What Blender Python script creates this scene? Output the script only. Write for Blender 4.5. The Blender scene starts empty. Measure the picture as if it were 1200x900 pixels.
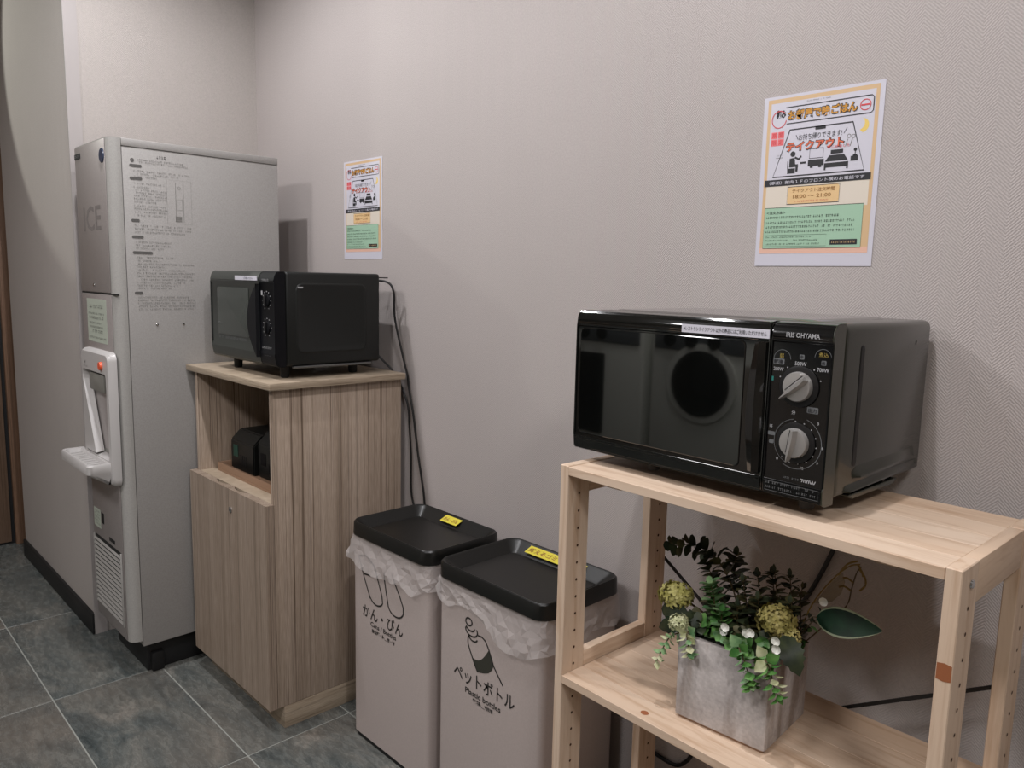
import bpy, bmesh, math, random
from mathutils import Vector, Matrix, noise
random.seed(7)
scn = bpy.context.scene
COL = scn.collection

# ------------------------------------------------------------------ camera
cam_d = bpy.data.cameras.new('camera'); cam = bpy.data.objects.new('camera', cam_d); COL.objects.link(cam)
Rv = Vector((0.69102088, 0.72249191, 0.02226176)); Uv = Vector((-0.11233882, 0.07691991, 0.9906883)); Fv = Vector((-0.71405191, 0.68708717, -0.13431715))
m = Matrix((Rv, Uv, -Fv)).transposed().to_4x4(); m.translation = Vector((0.24373, -1.31570, 1.21921))
cam.matrix_world = m
cam_d.sensor_width = 36.0; cam_d.lens = 897.43 / 1200 * 36.0; cam_d.clip_start = 0.02
scn.camera = cam

# ------------------------------------------------------------------ world, exposure
wd = bpy.data.worlds.new('world'); scn.world = wd; wd.use_nodes = True
wd.node_tree.nodes['Background'].inputs[0].default_value = (0.9, 0.92, 1.0, 1)
wd.node_tree.nodes['Background'].inputs[1].default_value = 0.05
scn.view_settings.view_transform = 'Standard'; scn.view_settings.look = 'None'
scn.view_settings.exposure = 0.32; scn.view_settings.gamma = 1.0
scn.view_settings.use_curve_mapping = False

# lamps over the wall, then wide unseen ones added as fill: (x, y, power W, colour, lens radius).  Each one sits in a ceiling downlight built further down
CEIL = 2.42
DOWNLIGHTS_AND_FILL = [
    (-1.85, -0.73, 34, (0.985, 0.975, 1.0), 0.018),
    (-1.22, -0.75, 15, (0.985, 0.975, 1.0), 0.018),
    (-0.30, -0.73, 32, (0.985, 0.965, 0.99), 0.018),
    (-1.85, -2.05, 17, (0.99, 0.965, 0.985), 0.22),  # wide fill lamps from here on, added to soften the room light
    (-0.30, -2.05, 14, (0.99, 0.965, 0.985), 0.22),
    (1.00, -1.35, 15, (1.0, 0.97, 0.96), 0.22),
]
# adjustable spot at the end of the corridor that rakes the panelled wall beside the ice machine
RAKE = dict(loc=(-3.6, -1.55, 2.30), aim=(-2.79, -0.615, 1.96), power=22, cone=49, blend=0.15)

# ------------------------------------------------------------------ node helpers
def srgb(r, g, b):
    f = lambda c: ((c / 255 + 0.055) / 1.055) ** 2.4 if c > 10.3 else c / 255 / 12.92
    return (f(r), f(g), f(b), 1)

def mat(name, col=(200, 200, 200), rough=0.5, metal=0.0, spec=0.5, coat=0.0, emis=None):
    M = bpy.data.materials.new(name); M.use_nodes = True
    b = M.node_tree.nodes['Principled BSDF']
    b.inputs['Base Color'].default_value = srgb(*col); b.inputs['Roughness'].default_value = rough
    b.inputs['Metallic'].default_value = metal; b.inputs['Specular IOR Level'].default_value = spec
    if coat: b.inputs['Coat Weight'].default_value = coat; b.inputs['Coat Roughness'].default_value = 0.03
    if emis:
        b.inputs['Emission Color'].default_value = (*emis[:3], 1); b.inputs['Emission Strength'].default_value = emis[3]
    M['b'] = 1
    return M

class G:
    """tiny node-graph writer"""
    def __init__(s, M): s.t = M.node_tree; s.n = s.t.nodes; s.b = s.n['Principled BSDF']
    def new(s, t, **k):
        n = s.n.new(t)
        for a, v in k.items(): setattr(n, a, v)
        return n
    def ln(s, a, b): s.t.links.new(a, b)
    def coord(s, kind='Object', scale=(1, 1, 1), rot=(0, 0, 0)):
        c = s.new('ShaderNodeTexCoord'); m = s.new('ShaderNodeMapping')
        m.inputs['Scale'].default_value = scale; m.inputs['Rotation'].default_value = rot
        s.ln(c.outputs[kind], m.inputs['Vector']); return m.outputs[0]
    def geo(s, scale=(1, 1, 1)):
        c = s.new('ShaderNodeNewGeometry'); m = s.new('ShaderNodeMapping'); m.inputs['Scale'].default_value = scale
        s.ln(c.outputs['Position'], m.inputs['Vector']); return m.outputs[0]
    def noise(s, v, sc=5, det=4, rough=0.5, dist=0):
        n = s.new('ShaderNodeTexNoise'); n.inputs['Scale'].default_value = sc; n.inputs['Detail'].default_value = det
        n.inputs['Roughness'].default_value = rough; n.inputs['Distortion'].default_value = dist
        s.ln(v, n.inputs['Vector']); return n.outputs['Fac']
    def ramp(s, f, stops, interp='LINEAR'):
        r = s.new('ShaderNodeValToRGB'); e = r.color_ramp.elements; r.color_ramp.interpolation = interp
        while len(e) < len(stops): e.new(0.5)
        for i, (p, c) in enumerate(stops):
            e[i].position = p; e[i].color = srgb(*c) if len(c) == 3 else c
        s.ln(f, r.inputs[0]); return r.outputs[0]
    def mix(s, f, a, b, mode='MIX'):
        n = s.new('ShaderNodeMix', data_type='RGBA', blend_type=mode)
        for sock, v in ((n.inputs[0], f), (n.inputs[6], a), (n.inputs[7], b)):
            if hasattr(v, 'is_linked'): s.ln(v, sock)
            else: sock.default_value = v
        return n.outputs[2]
    def math(s, op, a, b=None, c=None):
        n = s.new('ShaderNodeMath', operation=op)
        for i, v in enumerate((a, b, c)):
            if v is None: continue
            if hasattr(v, 'is_linked'): s.ln(v, n.inputs[i])
            else: n.inputs[i].default_value = v
        return n.outputs[0]
    def col(s, c): s.ln(c, s.b.inputs['Base Color'])
    def rough(s, c): s.ln(c, s.b.inputs['Roughness'])
    def bump(s, h, strength=0.3, dist=0.001):
        n = s.new('ShaderNodeBump'); n.inputs['Strength'].default_value = strength; n.inputs['Distance'].default_value = dist
        s.ln(h, n.inputs['Height']); s.ln(n.outputs[0], s.b.inputs['Normal'])

MT = {}
# wallpaper with embossed herringbone ribs
def wallpaper(name, base, base2):
    M = mat(name, base, 0.75, spec=0.25); g = G(M)
    P = g.new('ShaderNodeNewGeometry').outputs['Position']; sp = g.new('ShaderNodeSeparateXYZ'); g.ln(P, sp.inputs[0])
    u = g.math('ADD', sp.outputs[0], sp.outputs[1]); v = sp.outputs[2]
    colm = g.math('PINGPONG', u, 0.028)
    t = g.math('ADD', v, colm)
    rid = g.math('SINE', g.math('MULTIPLY', t, 2 * math.pi / 0.0052))
    n = g.noise(P, 420, 2, 0.6)
    h = g.math('ADD', g.math('MULTIPLY', rid, 0.5), g.math('MULTIPLY', n, 1.1))
    g.bump(h, 0.42, 0.0009)
    big = g.noise(P, 1.7, 2)
    fine = g.ramp(g.noise(P, 260, 3, 0.7), [(0.25, (232, 232, 232)), (0.75, (255, 255, 255))])
    c = g.ramp(big, [(0.3, base), (0.7, base2)])
    g.col(g.mix(1.0, c, fine, 'MULTIPLY'))
    return M
MT['wall'] = wallpaper('wallpaper_herringbone', (182, 174, 171), (186, 178, 175))
MT['wall_side'] = wallpaper('wallpaper_side', (186, 179, 174), (190, 183, 178))
MT['wall_dark'] = mat('taupe_wall', (132, 122, 112), 0.7)
MT['trim_white'] = mat('white_corner_trim', (172, 166, 164), 0.5)
MT['ceiling'] = mat('ceiling_matte', (186, 182, 176), 0.8)
MT['base_black'] = mat('black_baseboard', (26, 26, 27), 0.5)

def slate():
    M = mat('slate_tile', (80, 86, 86), 0.55, spec=0.4); g = G(M)
    oi = g.new('ShaderNodeObjectInfo')
    P = g.new('ShaderNodeNewGeometry').outputs['Position']
    off = g.new('ShaderNodeVectorMath', operation='ADD')
    rnd = g.new('ShaderNodeCombineXYZ')
    for i in range(3): g.ln(g.math('MULTIPLY', oi.outputs['Random'], 13.0 + 7 * i), rnd.inputs[i])
    g.ln(P, off.inputs[0]); g.ln(rnd.outputs[0], off.inputs[1])
    mp = g.new('ShaderNodeMapping'); mp.inputs['Rotation'].default_value = (0, 0, 0.6); mp.inputs['Scale'].default_value = (1.0, 2.6, 1)
    g.ln(off.outputs[0], mp.inputs[0])
    n1 = g.noise(mp.outputs[0], 3.2, 10, 0.68, 1.0)
    n2 = g.noise(mp.outputs[0], 26, 8, 0.7, 0.6)
    n3 = g.noise(off.outputs[0], 1.6, 4, 0.5)
    a = g.ramp(n1, [(0.28, (66, 74, 75)), (0.42, (98, 104, 103)), (0.58, (124, 125, 120)), (0.74, (160, 154, 146))])
    b = g.ramp(n2, [(0.3, (130, 134, 134)), (0.7, (255, 255, 255))])
    c = g.mix(0.75, a, b, 'MULTIPLY')
    w = g.ramp(n3, [(0.45, (0, 0, 0)), (0.7, (255, 255, 255))])
    c2 = g.mix(g.math('MULTIPLY', w, 0.35), c, srgb(118, 104, 92))
    g.col(c2); g.rough(g.ramp(n2, [(0.3, (105, 105, 105)), (0.8, (175, 175, 175))]))
    g.bump(g.math('ADD', n1, g.math('MULTIPLY', n2, 0.5)), 0.5, 0.004)
    return M
MT['slate'] = slate()
MT['grout'] = mat('floor_grout', (150, 152, 146), 0.9)

def laminate(name, axis, light, dark):
    """straight-grained laminate; stripes run along z"""
    M = mat(name, light, 0.42, spec=0.35); g = G(M)
    sc = {'v': (1, 1, 0.0045), 'h': (0.02, 0.02, 1.0)}[axis]
    P = g.geo(sc)
    n1 = g.noise(P, 175, 3, 0.6); n2 = g.noise(P, 40, 2, 0.5); n3 = g.noise(g.geo((1, 1, 0.05) if axis == 'v' else (.05, .05, 1)), 420, 2, 0.6)
    c1 = g.ramp(n1, [(0.34, dark), (0.44, light), (0.58, light), (0.68, tuple(int(0.80 * x) for x in light))])
    c2 = g.ramp(n2, [(0.3, (225, 222, 218)), (0.7, (255, 255, 255))])
    c3 = g.ramp(n3, [(0.3, (222, 220, 216)), (0.7, (255, 255, 255))])
    g.col(g.mix(1.0, g.mix(1.0, c1, c2, 'MULTIPLY'), c3, 'MULTIPLY'))
    g.bump(n3, 0.12, 0.0004)
    return M
MT['lam_side'] = laminate('striped_laminate_side', 'v', (194, 176, 160), (118, 99, 84))
MT['lam_front'] = laminate('striped_laminate_door', 'v', (174, 157, 142), (134, 117, 103))
MT['lam_h'] = laminate('striped_laminate_horizontal', 'h', (196, 180, 160), (164, 147, 128))
MT['door_wood'] = laminate('door_laminate', 'v', (128, 106, 90), (102, 84, 70))
MT['jamb_wood'] = laminate('jamb_laminate', 'v', (142, 112, 92), (120, 95, 78))

def pine(name, axis, base=(222, 201, 180), dark=(200, 173, 148)):
    M = mat(name, base, 0.5, spec=0.35); g = G(M)
    s = {'x': (0.10, 1, 1), 'y': (1, 0.10, 1), 'z': (1, 1, 0.08)}[axis]
    oi = g.new('ShaderNodeObjectInfo'); tc = g.new('ShaderNodeTexCoord')
    add = g.new('ShaderNodeVectorMath', operation='ADD'); cb = g.new('ShaderNodeCombineXYZ')
    for i in range(3): g.ln(g.math('MULTIPLY', oi.outputs['Random'], 5.0 + 3 * i), cb.inputs[i])
    g.ln(tc.outputs['Object'], add.inputs[0]); g.ln(cb.outputs[0], add.inputs[1])
    mp = g.new('ShaderNodeMapping'); mp.inputs['Scale'].default_value = s; g.ln(add.outputs[0], mp.inputs[0])
    n1 = g.noise(mp.outputs[0], 55, 4, 0.6, 0.6); n2 = g.noise(mp.outputs[0], 12, 2, 0.5, 0.5)
    c1 = g.ramp(n1, [(0.3, dark), (0.52, base), (0.8, base)])
    c2 = g.ramp(n2, [(0.3, (246, 240, 234)), (0.7, (255, 255, 255))])
    c = g.mix(1.0, c1, c2, 'MULTIPLY')
    tint = g.ramp(oi.outputs['Random'], [(0, (240, 235, 230)), (1, (255, 255, 255))])
    c = g.mix(1.0, c, tint, 'MULTIPLY')
    g.col(c); g.bump(n1, 0.08, 0.0005)
    return M
MT['pine_x'] = pine('pine_along_x', 'x'); MT['pine_y'] = pine('pine_along_y', 'y'); MT['pine_z'] = pine('pine_along_z', 'z')
MT['knot'] = mat('pine_knot', (152, 92, 58), 0.55)
MT['pin_hole'] = mat('pin_hole_dark', (70, 44, 28), 0.9)

def painted(name, col, rough, metal=0.0, spec=0.5, gr=0.06, coat=0.0, sc=300):
    M = mat(name, col, rough, metal, spec, coat); g = G(M)
    P = g.geo()
    n = g.noise(P, sc, 2, 0.5); d = tuple(int(c * (1 - gr)) for c in col)
    g.col(g.ramp(n, [(0.3, d), (0.7, col)])); return M
MT['ice_side'] = painted('ice_side_panel', (160, 157, 154), 0.45, 0.0, 0.4)
MT['ice_front'] = painted('ice_front_panel', (160, 153, 150), 0.38, 0.25, 0.5)
MT['ice_frame'] = painted('ice_frame', (166, 164, 160), 0.42, 0.0, 0.5)
MT['ice_plastic'] = mat('pale_grey_plastic', (186, 183, 181), 0.35)
MT['ice_recess'] = mat('grey_recess', (128, 127, 121), 0.4)
MT['ice_dark'] = mat('dark_gap', (30, 30, 30), 0.7)
MT['ink'] = mat('print_ink_grey', (92, 90, 88), 0.6)
MT['ink_light'] = mat('print_ink_light', (124, 122, 118), 0.6)
MT['ice_letter'] = mat('grey_letters', (118, 112, 110), 0.5)
MT['black'] = mat('matte_black', (16, 16, 17), 0.6)
MT['blue'] = mat('blue_badge', (52, 62, 84), 0.25)
MT['orange'] = mat('orange_button', (232, 98, 62), 0.35)
MT['chrome'] = mat('bright_metal', (200, 200, 200), 0.2, 1.0)
MT['steel'] = mat('brushed_steel', (120, 122, 122), 0.35, 0.9)
MT['label_pale'] = mat('pale_green_label', (182, 190, 176), 0.5)
MT['label_white'] = mat('white_label', (205, 203, 212), 0.5)
MT['yellow'] = mat('yellow_tape', (212, 198, 66), 0.5)

MT['mw_black'] = mat('gloss_black_plastic', (12, 13, 12), 0.07, spec=0.62, coat=0.35)
MT['mw_glass'] = mat('black_door_glass', (9, 10, 9), 0.03, spec=0.62, coat=0.8)
MT['mw_panel'] = mat('panel_black', (13, 13, 13), 0.12, spec=0.5)
MT['mw_body'] = painted('olive_black_enamel', (33, 36, 27), 0.22, 0.0, 0.6, 0.1, 0.25, 900)
MT['mw_bezel'] = mat('bezel_side', (44, 46, 36), 0.25, spec=0.6)
MT['mw_top'] = mat('enamel_top', (46, 44, 42), 0.22, spec=0.7, coat=0.8)
MT['mwo_body'] = painted('black_enamel_older', (24, 26, 25), 0.42, 0.0, 0.4, 0.15, 0, 700)
MT['mwo_front'] = mat('older_front_plastic', (44, 48, 44), 0.28, spec=0.5)
MT['mwo_win'] = mat('older_window', (56, 61, 57), 0.15, spec=0.6)
MT['mwo_dark'] = mat('older_handle', (8, 9, 14), 0.5, spec=0.2)
MT['knob'] = mat('silver_knob', (176, 173, 170), 0.32, 0.55)
MT['knob_dark'] = mat('knob_ring', (26, 26, 27), 0.3)
MT['print_w'] = mat('white_print', (170, 170, 172), 0.5)
MT['print_g'] = mat('grey_print', (104, 106, 108), 0.5)
MT['print_teal'] = mat('teal_print', (44, 120, 112), 0.5)
MT['print_y'] = mat('yellow_print', (160, 140, 70), 0.5)

MT['lid'] = painted('black_lid_plastic', (15, 16, 14), 0.36, 0.0, 0.5, 0.2, 0, 500)
MT['bin'] = painted('beige_grey_bin', (184, 172, 167), 0.5, 0.0, 0.35, 0.03)
MT['bin_ink'] = mat('bin_print', (38, 36, 33), 0.6)
MT['bin_ink2'] = mat('bin_print_olive', (52, 52, 44), 0.6)

def plastic_film():
    M = bpy.data.materials.new('translucent_film'); M.use_nodes = True
    t = M.node_tree; n = t.nodes; out = n['Material Output']; b = n['Principled BSDF']
    b.inputs['Base Color'].default_value = srgb(222, 216, 214); b.inputs['Roughness'].default_value = 0.28
    b.inputs['Specular IOR Level'].default_value = 0.6
    tr = n.new('ShaderNodeBsdfTransparent'); tl = n.new('ShaderNodeBsdfTranslucent'); tl.inputs[0].default_value = srgb(225, 220, 216)
    m1 = n.new('ShaderNodeMixShader'); m1.inputs[0].default_value = 0.30
    m2 = n.new('ShaderNodeMixShader'); m2.inputs[0].default_value = 0.55
    t.links.new(b.outputs[0], m1.inputs[1]); t.links.new(tl.outputs[0], m1.inputs[2])
    t.links.new(m1.outputs[0], m2.inputs[1]); t.links.new(tr.outputs[0], m2.inputs[2]); t.links.new(m2.outputs[0], out.inputs[0])
    return M
MT['film'] = plastic_film()

def concrete():
    M = mat('weathered_concrete', (168, 160, 158), 0.7, spec=0.3); g = G(M)
    P = g.coord('Object')
    st = g.coord('Object', (1, 1, 0.16))
    n1 = g.noise(P, 14, 6, 0.6); n2 = g.noise(st, 26, 3, 0.5); n3 = g.noise(P, 160, 3, 0.6)
    c1 = g.ramp(n1, [(0.3, (168, 161, 158)), (0.7, (204, 196, 192))])
    c2 = g.ramp(n2, [(0.34, (198, 188, 180)), (0.50, (250, 250, 250)), (0.8, (255, 255, 255))])
    c3 = g.ramp(n3, [(0.3, (228, 228, 228)), (0.7, (255, 255, 255))])
    g.col(g.mix(1, g.mix(1, c1, c2, 'MULTIPLY'), c3, 'MULTIPLY')); g.bump(n3, 0.15, 0.001)
    return M
MT['concrete'] = concrete()
def leafm(name, c1, c2, rough=0.5, sc=60):
    M = mat(name, c1, rough, spec=0.35); g = G(M)
    g.col(g.ramp(g.noise(g.coord('Object'), sc, 3), [(0.35, c1), (0.65, c2)])); return M
MT['lf_dark'] = leafm('dark_leaf', (36, 46, 32), (58, 66, 42))
MT['lf_olive'] = leafm('olive_leaf', (62, 64, 38), (92, 88, 56))
MT['lf_green'] = leafm('bright_green_leaf', (62, 112, 52), (104, 148, 78))
MT['lf_mint'] = leafm('mint_leaf', (84, 126, 84), (142, 170, 122))
MT['lf_deep'] = leafm('deep_green_leaf', (12, 36, 24), (22, 58, 36), 0.5, 30)
MT['lf_edge'] = mat('pale_leaf_edge', (150, 160, 130), 0.5)
MT['lf_pale'] = leafm('pale_cream_leaf', (172, 176, 132), (206, 206, 172))
MT['lf_yg'] = leafm('yellow_green_floret', (176, 172, 92), (206, 200, 132))
MT['lf_yg2'] = leafm('yellow_green_floret_dull', (156, 148, 84), (190, 178, 114))
MT['lf_white'] = mat('white_petal', (228, 228, 220), 0.5)
MT['stem'] = mat('brown_stem', (74, 60, 34), 0.6)
MT['stem_y'] = mat('olive_yellow_twig', (118, 94, 34), 0.6)
MT['soil'] = mat('dark_moss', (30, 30, 22), 0.9)
MT['cord'] = mat('black_cord', (14, 14, 15), 0.45)

MT['paper'] = mat('paper_white', (200, 198, 208), 0.45, coat=0.35)
MT['p_border'] = mat('print_tan_border', (206, 174, 134), 0.5, coat=0.35)
MT['p_pink'] = mat('print_pink_border', (222, 178, 158), 0.5, coat=0.35)
MT['p_cream'] = mat('print_cream', (214, 204, 190), 0.5, coat=0.35)
MT['p_orangebox'] = mat('print_orange_box', (220, 186, 136), 0.5)
MT['p_green'] = mat('print_green', (156, 190, 164), 0.5, coat=0.35)
MT['p_ink'] = mat('print_black', (34, 34, 38), 0.5)
MT['p_gold'] = mat('print_gold', (196, 138, 48), 0.5)
MT['p_orange'] = mat('print_orange', (214, 104, 72), 0.5)
MT['p_red'] = mat('print_red', (206, 66, 72), 0.5)
MT['p_redbox'] = mat('print_pink_box', (226, 118, 122), 0.5)
MT['p_moon'] = mat('print_moon', (224, 194, 104), 0.5)
MT['p_brown'] = mat('print_brown', (148, 104, 52), 0.5)

# ------------------------------------------------------------------ object helpers
OFF = {}
def thing(name, label, cat, loc=(0, 0, 0), rz=0.0, group=None, world=True):
    """Empty at the base of a thing.  world=True: its parts are given in world coordinates"""
    o = bpy.data.objects.new(name, None); COL.objects.link(o); o.empty_display_size = 0.05
    o.location = loc; o.rotation_euler = (0, 0, rz); o['label'] = label; o['category'] = cat
    if group: o['group'] = group
    OFF[o.name] = Vector(loc) if world else Vector((0, 0, 0))
    return o
def struct_root(name, loc=(0, 0, 0)):
    o = bpy.data.objects.new(name, None); COL.objects.link(o); o['kind'] = 'structure'; o.location = loc; OFF[o.name] = Vector(loc); return o
def off_of(p): return OFF.get(p.name, Vector((0, 0, 0))) if p else Vector((0, 0, 0))

def link(name, bm, mats, parent=None, smooth=False, kind=None, label=None, free=False):
    me = bpy.data.meshes.new(name)
    if parent is not None and not free:
        o = off_of(parent)
        if o.length: bmesh.ops.translate(bm, vec=-o, verts=bm.verts)
    bmesh.ops.recalc_face_normals(bm, faces=bm.faces) if not free else None
    bm.to_mesh(me); bm.free()
    for mm in (mats if isinstance(mats, (list, tuple)) else [mats]): me.materials.append(MT[mm] if isinstance(mm, str) else mm)
    if smooth:
        for p in me.polygons: p.use_smooth = True
        try: me.set_sharp_from_angle(angle=math.radians(38))
        except Exception: pass
    ob = bpy.data.objects.new(name, me); COL.objects.link(ob)
    if parent is not None:
        ob.parent = parent; OFF[ob.name] = off_of(parent)
    if kind: ob['kind'] = kind
    if label: ob['label'] = label
    return ob

def bbox(bm, x0, x1, y0, y1, z0, z1, bev=0.0, seg=2, mi=0):
    vs = [bm.verts.new(c) for c in ((x0, y0, z0), (x1, y0, z0), (x1, y1, z0), (x0, y1, z0), (x0, y0, z1), (x1, y0, z1), (x1, y1, z1), (x0, y1, z1))]
    fs = [bm.faces.new([vs[i] for i in f]) for f in ((3, 2, 1, 0), (4, 5, 6, 7), (0, 1, 5, 4), (1, 2, 6, 5), (2, 3, 7, 6), (3, 0, 4, 7))]
    for f in fs: f.material_index = mi
    if bev > 0:
        es = list({e for f in fs for e in f.edges})
        bmesh.ops.bevel(bm, geom=es, offset=bev, segments=seg, profile=0.5, affect='EDGES', clamp_overlap=True)
    return fs
def box(name, x0, x1, y0, y1, z0, z1, mt, parent=None, bev=0.0, seg=2, smooth=False, **k):
    bm = bmesh.new(); bbox(bm, x0, x1, y0, y1, z0, z1, bev, seg)
    return link(name, bm, mt, parent, smooth or bev > 0, **k)

def rrect(x0, x1, y0, y1, r, n=5):
    pts = []
    for cx, cy, a0 in ((x1 - r, y1 - r, 0), (x0 + r, y1 - r, 90), (x0 + r, y0 + r, 180), (x1 - r, y0 + r, 270)):
        for i in range(n + 1):
            a = math.radians(a0 + 90 * i / n); pts.append((cx + r * math.cos(a), cy + r * math.sin(a)))
    return pts
def rings(bm, loops, cap0=True, cap1=True, closed=True):
    rs = [[bm.verts.new(p) for p in lp] for lp in loops]
    for a, b in zip(rs, rs[1:]):
        n = len(a)
        for i in range(n if closed else n - 1):
            j = (i + 1) % n
            bm.faces.new((a[i], a[j], b[j], b[i]))
    if cap0: bm.faces.new(list(reversed(rs[0])))
    if cap1: bm.faces.new(rs[-1])
    return rs
def disc_xz(cx, cz, r, y, n=20): return [(cx + r * math.cos(2 * math.pi * i / n), y, cz + r * math.sin(2 * math.pi * i / n)) for i in range(n)]

def smooth_path(pts, sub=6):
    P = [Vector(p) for p in pts]; out = []
    for i in range(len(P) - 1):
        p0 = P[max(i - 1, 0)]; p1 = P[i]; p2 = P[i + 1]; p3 = P[min(i + 2, len(P) - 1)]
        for k in range(sub):
            t = k / sub
            out.append(0.5 * ((2 * p1) + (p2 - p0) * t + (2 * p0 - 5 * p1 + 4 * p2 - p3) * t * t + (3 * p1 - p0 - 3 * p2 + p3) * t ** 3))
    out.append(P[-1]); return out
def tube_bm(bm, path, r, n=8, mi=0, taper=1.0):
    loops = []; up = Vector((0, 0, 1)); L = len(path)
    for i, p in enumerate(path):
        t = (path[min(i + 1, L - 1)] - path[max(i - 1, 0)]).normalized()
        a = t.cross(up if abs(t.z) < 0.95 else Vector((1, 0, 0))).normalized(); b = t.cross(a).normalized()
        rr = r * (1 + (taper - 1) * i / max(L - 1, 1))
        loops.append([p + a * rr * math.cos(2 * math.pi * k / n) + b * rr * math.sin(2 * math.pi * k / n) for k in range(n)])
    f0 = len(bm.faces); rings(bm, loops); bm.faces.ensure_lookup_table()
    for f in bm.faces[f0:]: f.material_index = mi
def tube(name, pts, r, mt, parent=None, n=8, sub=6, **k):
    bm = bmesh.new(); tube_bm(bm, smooth_path(pts, sub), r, n); return link(name, bm, mt, parent, True, **k)

# flat lettering: the bundled font turned to mesh and laid on a plane (o = origin, ux, uz = axes on that plane)
def glyph_mesh(s, size, bold=0.0, align='LEFT', width=None, height=None):
    cu = bpy.data.curves.new('lettering', 'FONT'); cu.body = s; cu.size = size; cu.resolution_u = 2; cu.align_x = align
    cu.offset = bold; cu.fill_mode = 'BOTH'
    t = bpy.data.objects.new('lettering', cu); COL.objects.link(t)
    dg = bpy.context.evaluated_depsgraph_get(); me = bpy.data.meshes.new_from_object(t.evaluated_get(dg))
    bpy.data.objects.remove(t); bpy.data.curves.remove(cu)
    if (width or height) and len(me.vertices):
        xs = [v.co.x for v in me.vertices]; ys = [v.co.y for v in me.vertices]
        x0, x1, y0, y1 = min(xs), max(xs), min(ys), max(ys)
        sx = width / (x1 - x0) if width else 1; sy = height / (y1 - y0) if height else (sx if width else 1)
        if not width: sx = sy
        for v in me.vertices: v.co.x = (v.co.x - x0) * sx; v.co.y = (v.co.y - y0) * sy
    return me
def letter(bm, s, o, ux, uz, size=0.01, bold=0.0, align='LEFT', width=None, height=None, mi=0, rot=0.0):
    me = glyph_mesh(s, size, bold, align, width, height)
    o, ux, uz = Vector(o), Vector(ux), Vector(uz); c, sn = math.cos(rot), math.sin(rot)
    vs = [bm.verts.new(o + ux * (v.co.x * c - v.co.y * sn) + uz * (v.co.x * sn + v.co.y * c)) for v in me.vertices]
    for p in me.polygons:
        try: f = bm.faces.new([vs[i] for i in p.vertices]); f.material_index = mi
        except ValueError: pass
    bpy.data.meshes.remove(me)
def quad(bm, o, ux, uz, x0, x1, z0, z1, mi=0):
    o, ux, uz = Vector(o), Vector(ux), Vector(uz)
    f = bm.faces.new([bm.verts.new(o + ux * a + uz * b) for a, b in ((x0, z0), (x1, z0), (x1, z1), (x0, z1))]); f.material_index = mi
def poly(bm, o, ux, uz, pts, mi=0):
    o, ux, uz = Vector(o), Vector(ux), Vector(uz)
    f = bm.faces.new([bm.verts.new(o + ux * a + uz * b) for a, b in pts]); f.material_index = mi
def stroke(bm, o, ux, uz, pts, w, closed=False, mi=0):
    """flat ribbon along 2D pts"""
    P = [Vector((a, b)) for a, b in pts]; n = len(P); L = []; R = []
    for i in range(n):
        if closed: d = P[(i + 1) % n] - P[i - 1]
        else: d = P[min(i + 1, n - 1)] - P[max(i - 1, 0)]
        d = d.normalized(); q = Vector((-d.y, d.x)) * w / 2; L.append(P[i] + q); R.append(P[i] - q)
    o, ux, uz = Vector(o), Vector(ux), Vector(uz); V = lambda p: bm.verts.new(o + ux * p.x + uz * p.y)
    lv = [V(p) for p in L]; rv = [V(p) for p in R]
    for i in range(n if closed else n - 1):
        j = (i + 1) % n; f = bm.faces.new((lv[i], rv[i], rv[j], lv[j])); f.material_index = mi
def arc(cx, cy, rx, a0, a1, n=14, ry=None):
    ry = ry or rx
    return [(cx + rx * math.cos(math.radians(a0 + (a1 - a0) * i / n)), cy + ry * math.sin(math.radians(a0 + (a1 - a0) * i / n))) for i in range(n + 1)]
def tiny_text(bm, o, ux, uz, x0, x1, z, h, rnd, mi=0, fill=0.8):
    """a line of print too small to read: short marks of uneven width"""
    x = x0
    while x < x1 - h * 0.4:
        w = h * rnd.uniform(0.35, 0.8)
        if rnd.random() < fill:
            k = rnd.random()
            quad(bm, o, ux, uz, x, x + w, z + h * 0.75, z + h * 0.9, mi) if k < 0.7 else None
            quad(bm, o, ux, uz, x + w * 0.35, x + w * 0.55, z, z + h, mi)
            if k > 0.3: quad(bm, o, ux, uz, x, x + w * 0.9, z + h * 0.25, z + h * 0.4, mi)
        x += w + h * 0.22
def flat(name, bm, mt, parent, **k):
    return link(name, bm, mt, parent, False, free=False, **k)

EX, EY, EZ = (1, 0, 0), (0, 1, 0), (0, 0, 1)

# ================================================================== THE SETTING
X_ALC, Y_ALC, X_END, X_R, Y_BACK = -2.4905, -0.615, -3.68, 1.9, -3.05
box('wall_back', X_ALC, X_R, 0.0, 0.1, 0, CEIL, 'wall', kind='structure')
box('wall_alcove', -3.474, X_ALC, Y_ALC, 0.1, 0, CEIL, 'wall_side', kind='structure')
box('wall_end', X_END - 0.1, X_END, Y_BACK, 0.1, 0, CEIL, 'wall_side', kind='structure')
box('wall_opposite', X_END, X_R, Y_BACK - 0.1, Y_BACK, 0, CEIL, 'wall_dark', kind='structure')
box('wall_right', X_R, X_R + 0.1, Y_BACK, 0.0, 0, CEIL, 'wall_dark', kind='structure')
box('ceiling', X_END - 0.1, X_R + 0.1, Y_BACK - 0.1, 0.1, CEIL, CEIL + 0.08, 'ceiling', kind='structure')
box('trim_1', X_ALC - 0.004, X_ALC + 0.003, Y_ALC - 0.003, Y_ALC + 0.036, 0.0, CEIL, 'trim_white', kind='structure')
box('baseboard_left', -3.474, X_ALC + 0.002, Y_ALC - 0.010, Y_ALC, 0, 0.0724, 'base_black', bev=0.0015, kind='structure')
box('baseboard_back', -2.0, X_R, -0.008, 0.0, 0, 0.072, 'base_black', bev=0.0015, kind='structure')
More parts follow.
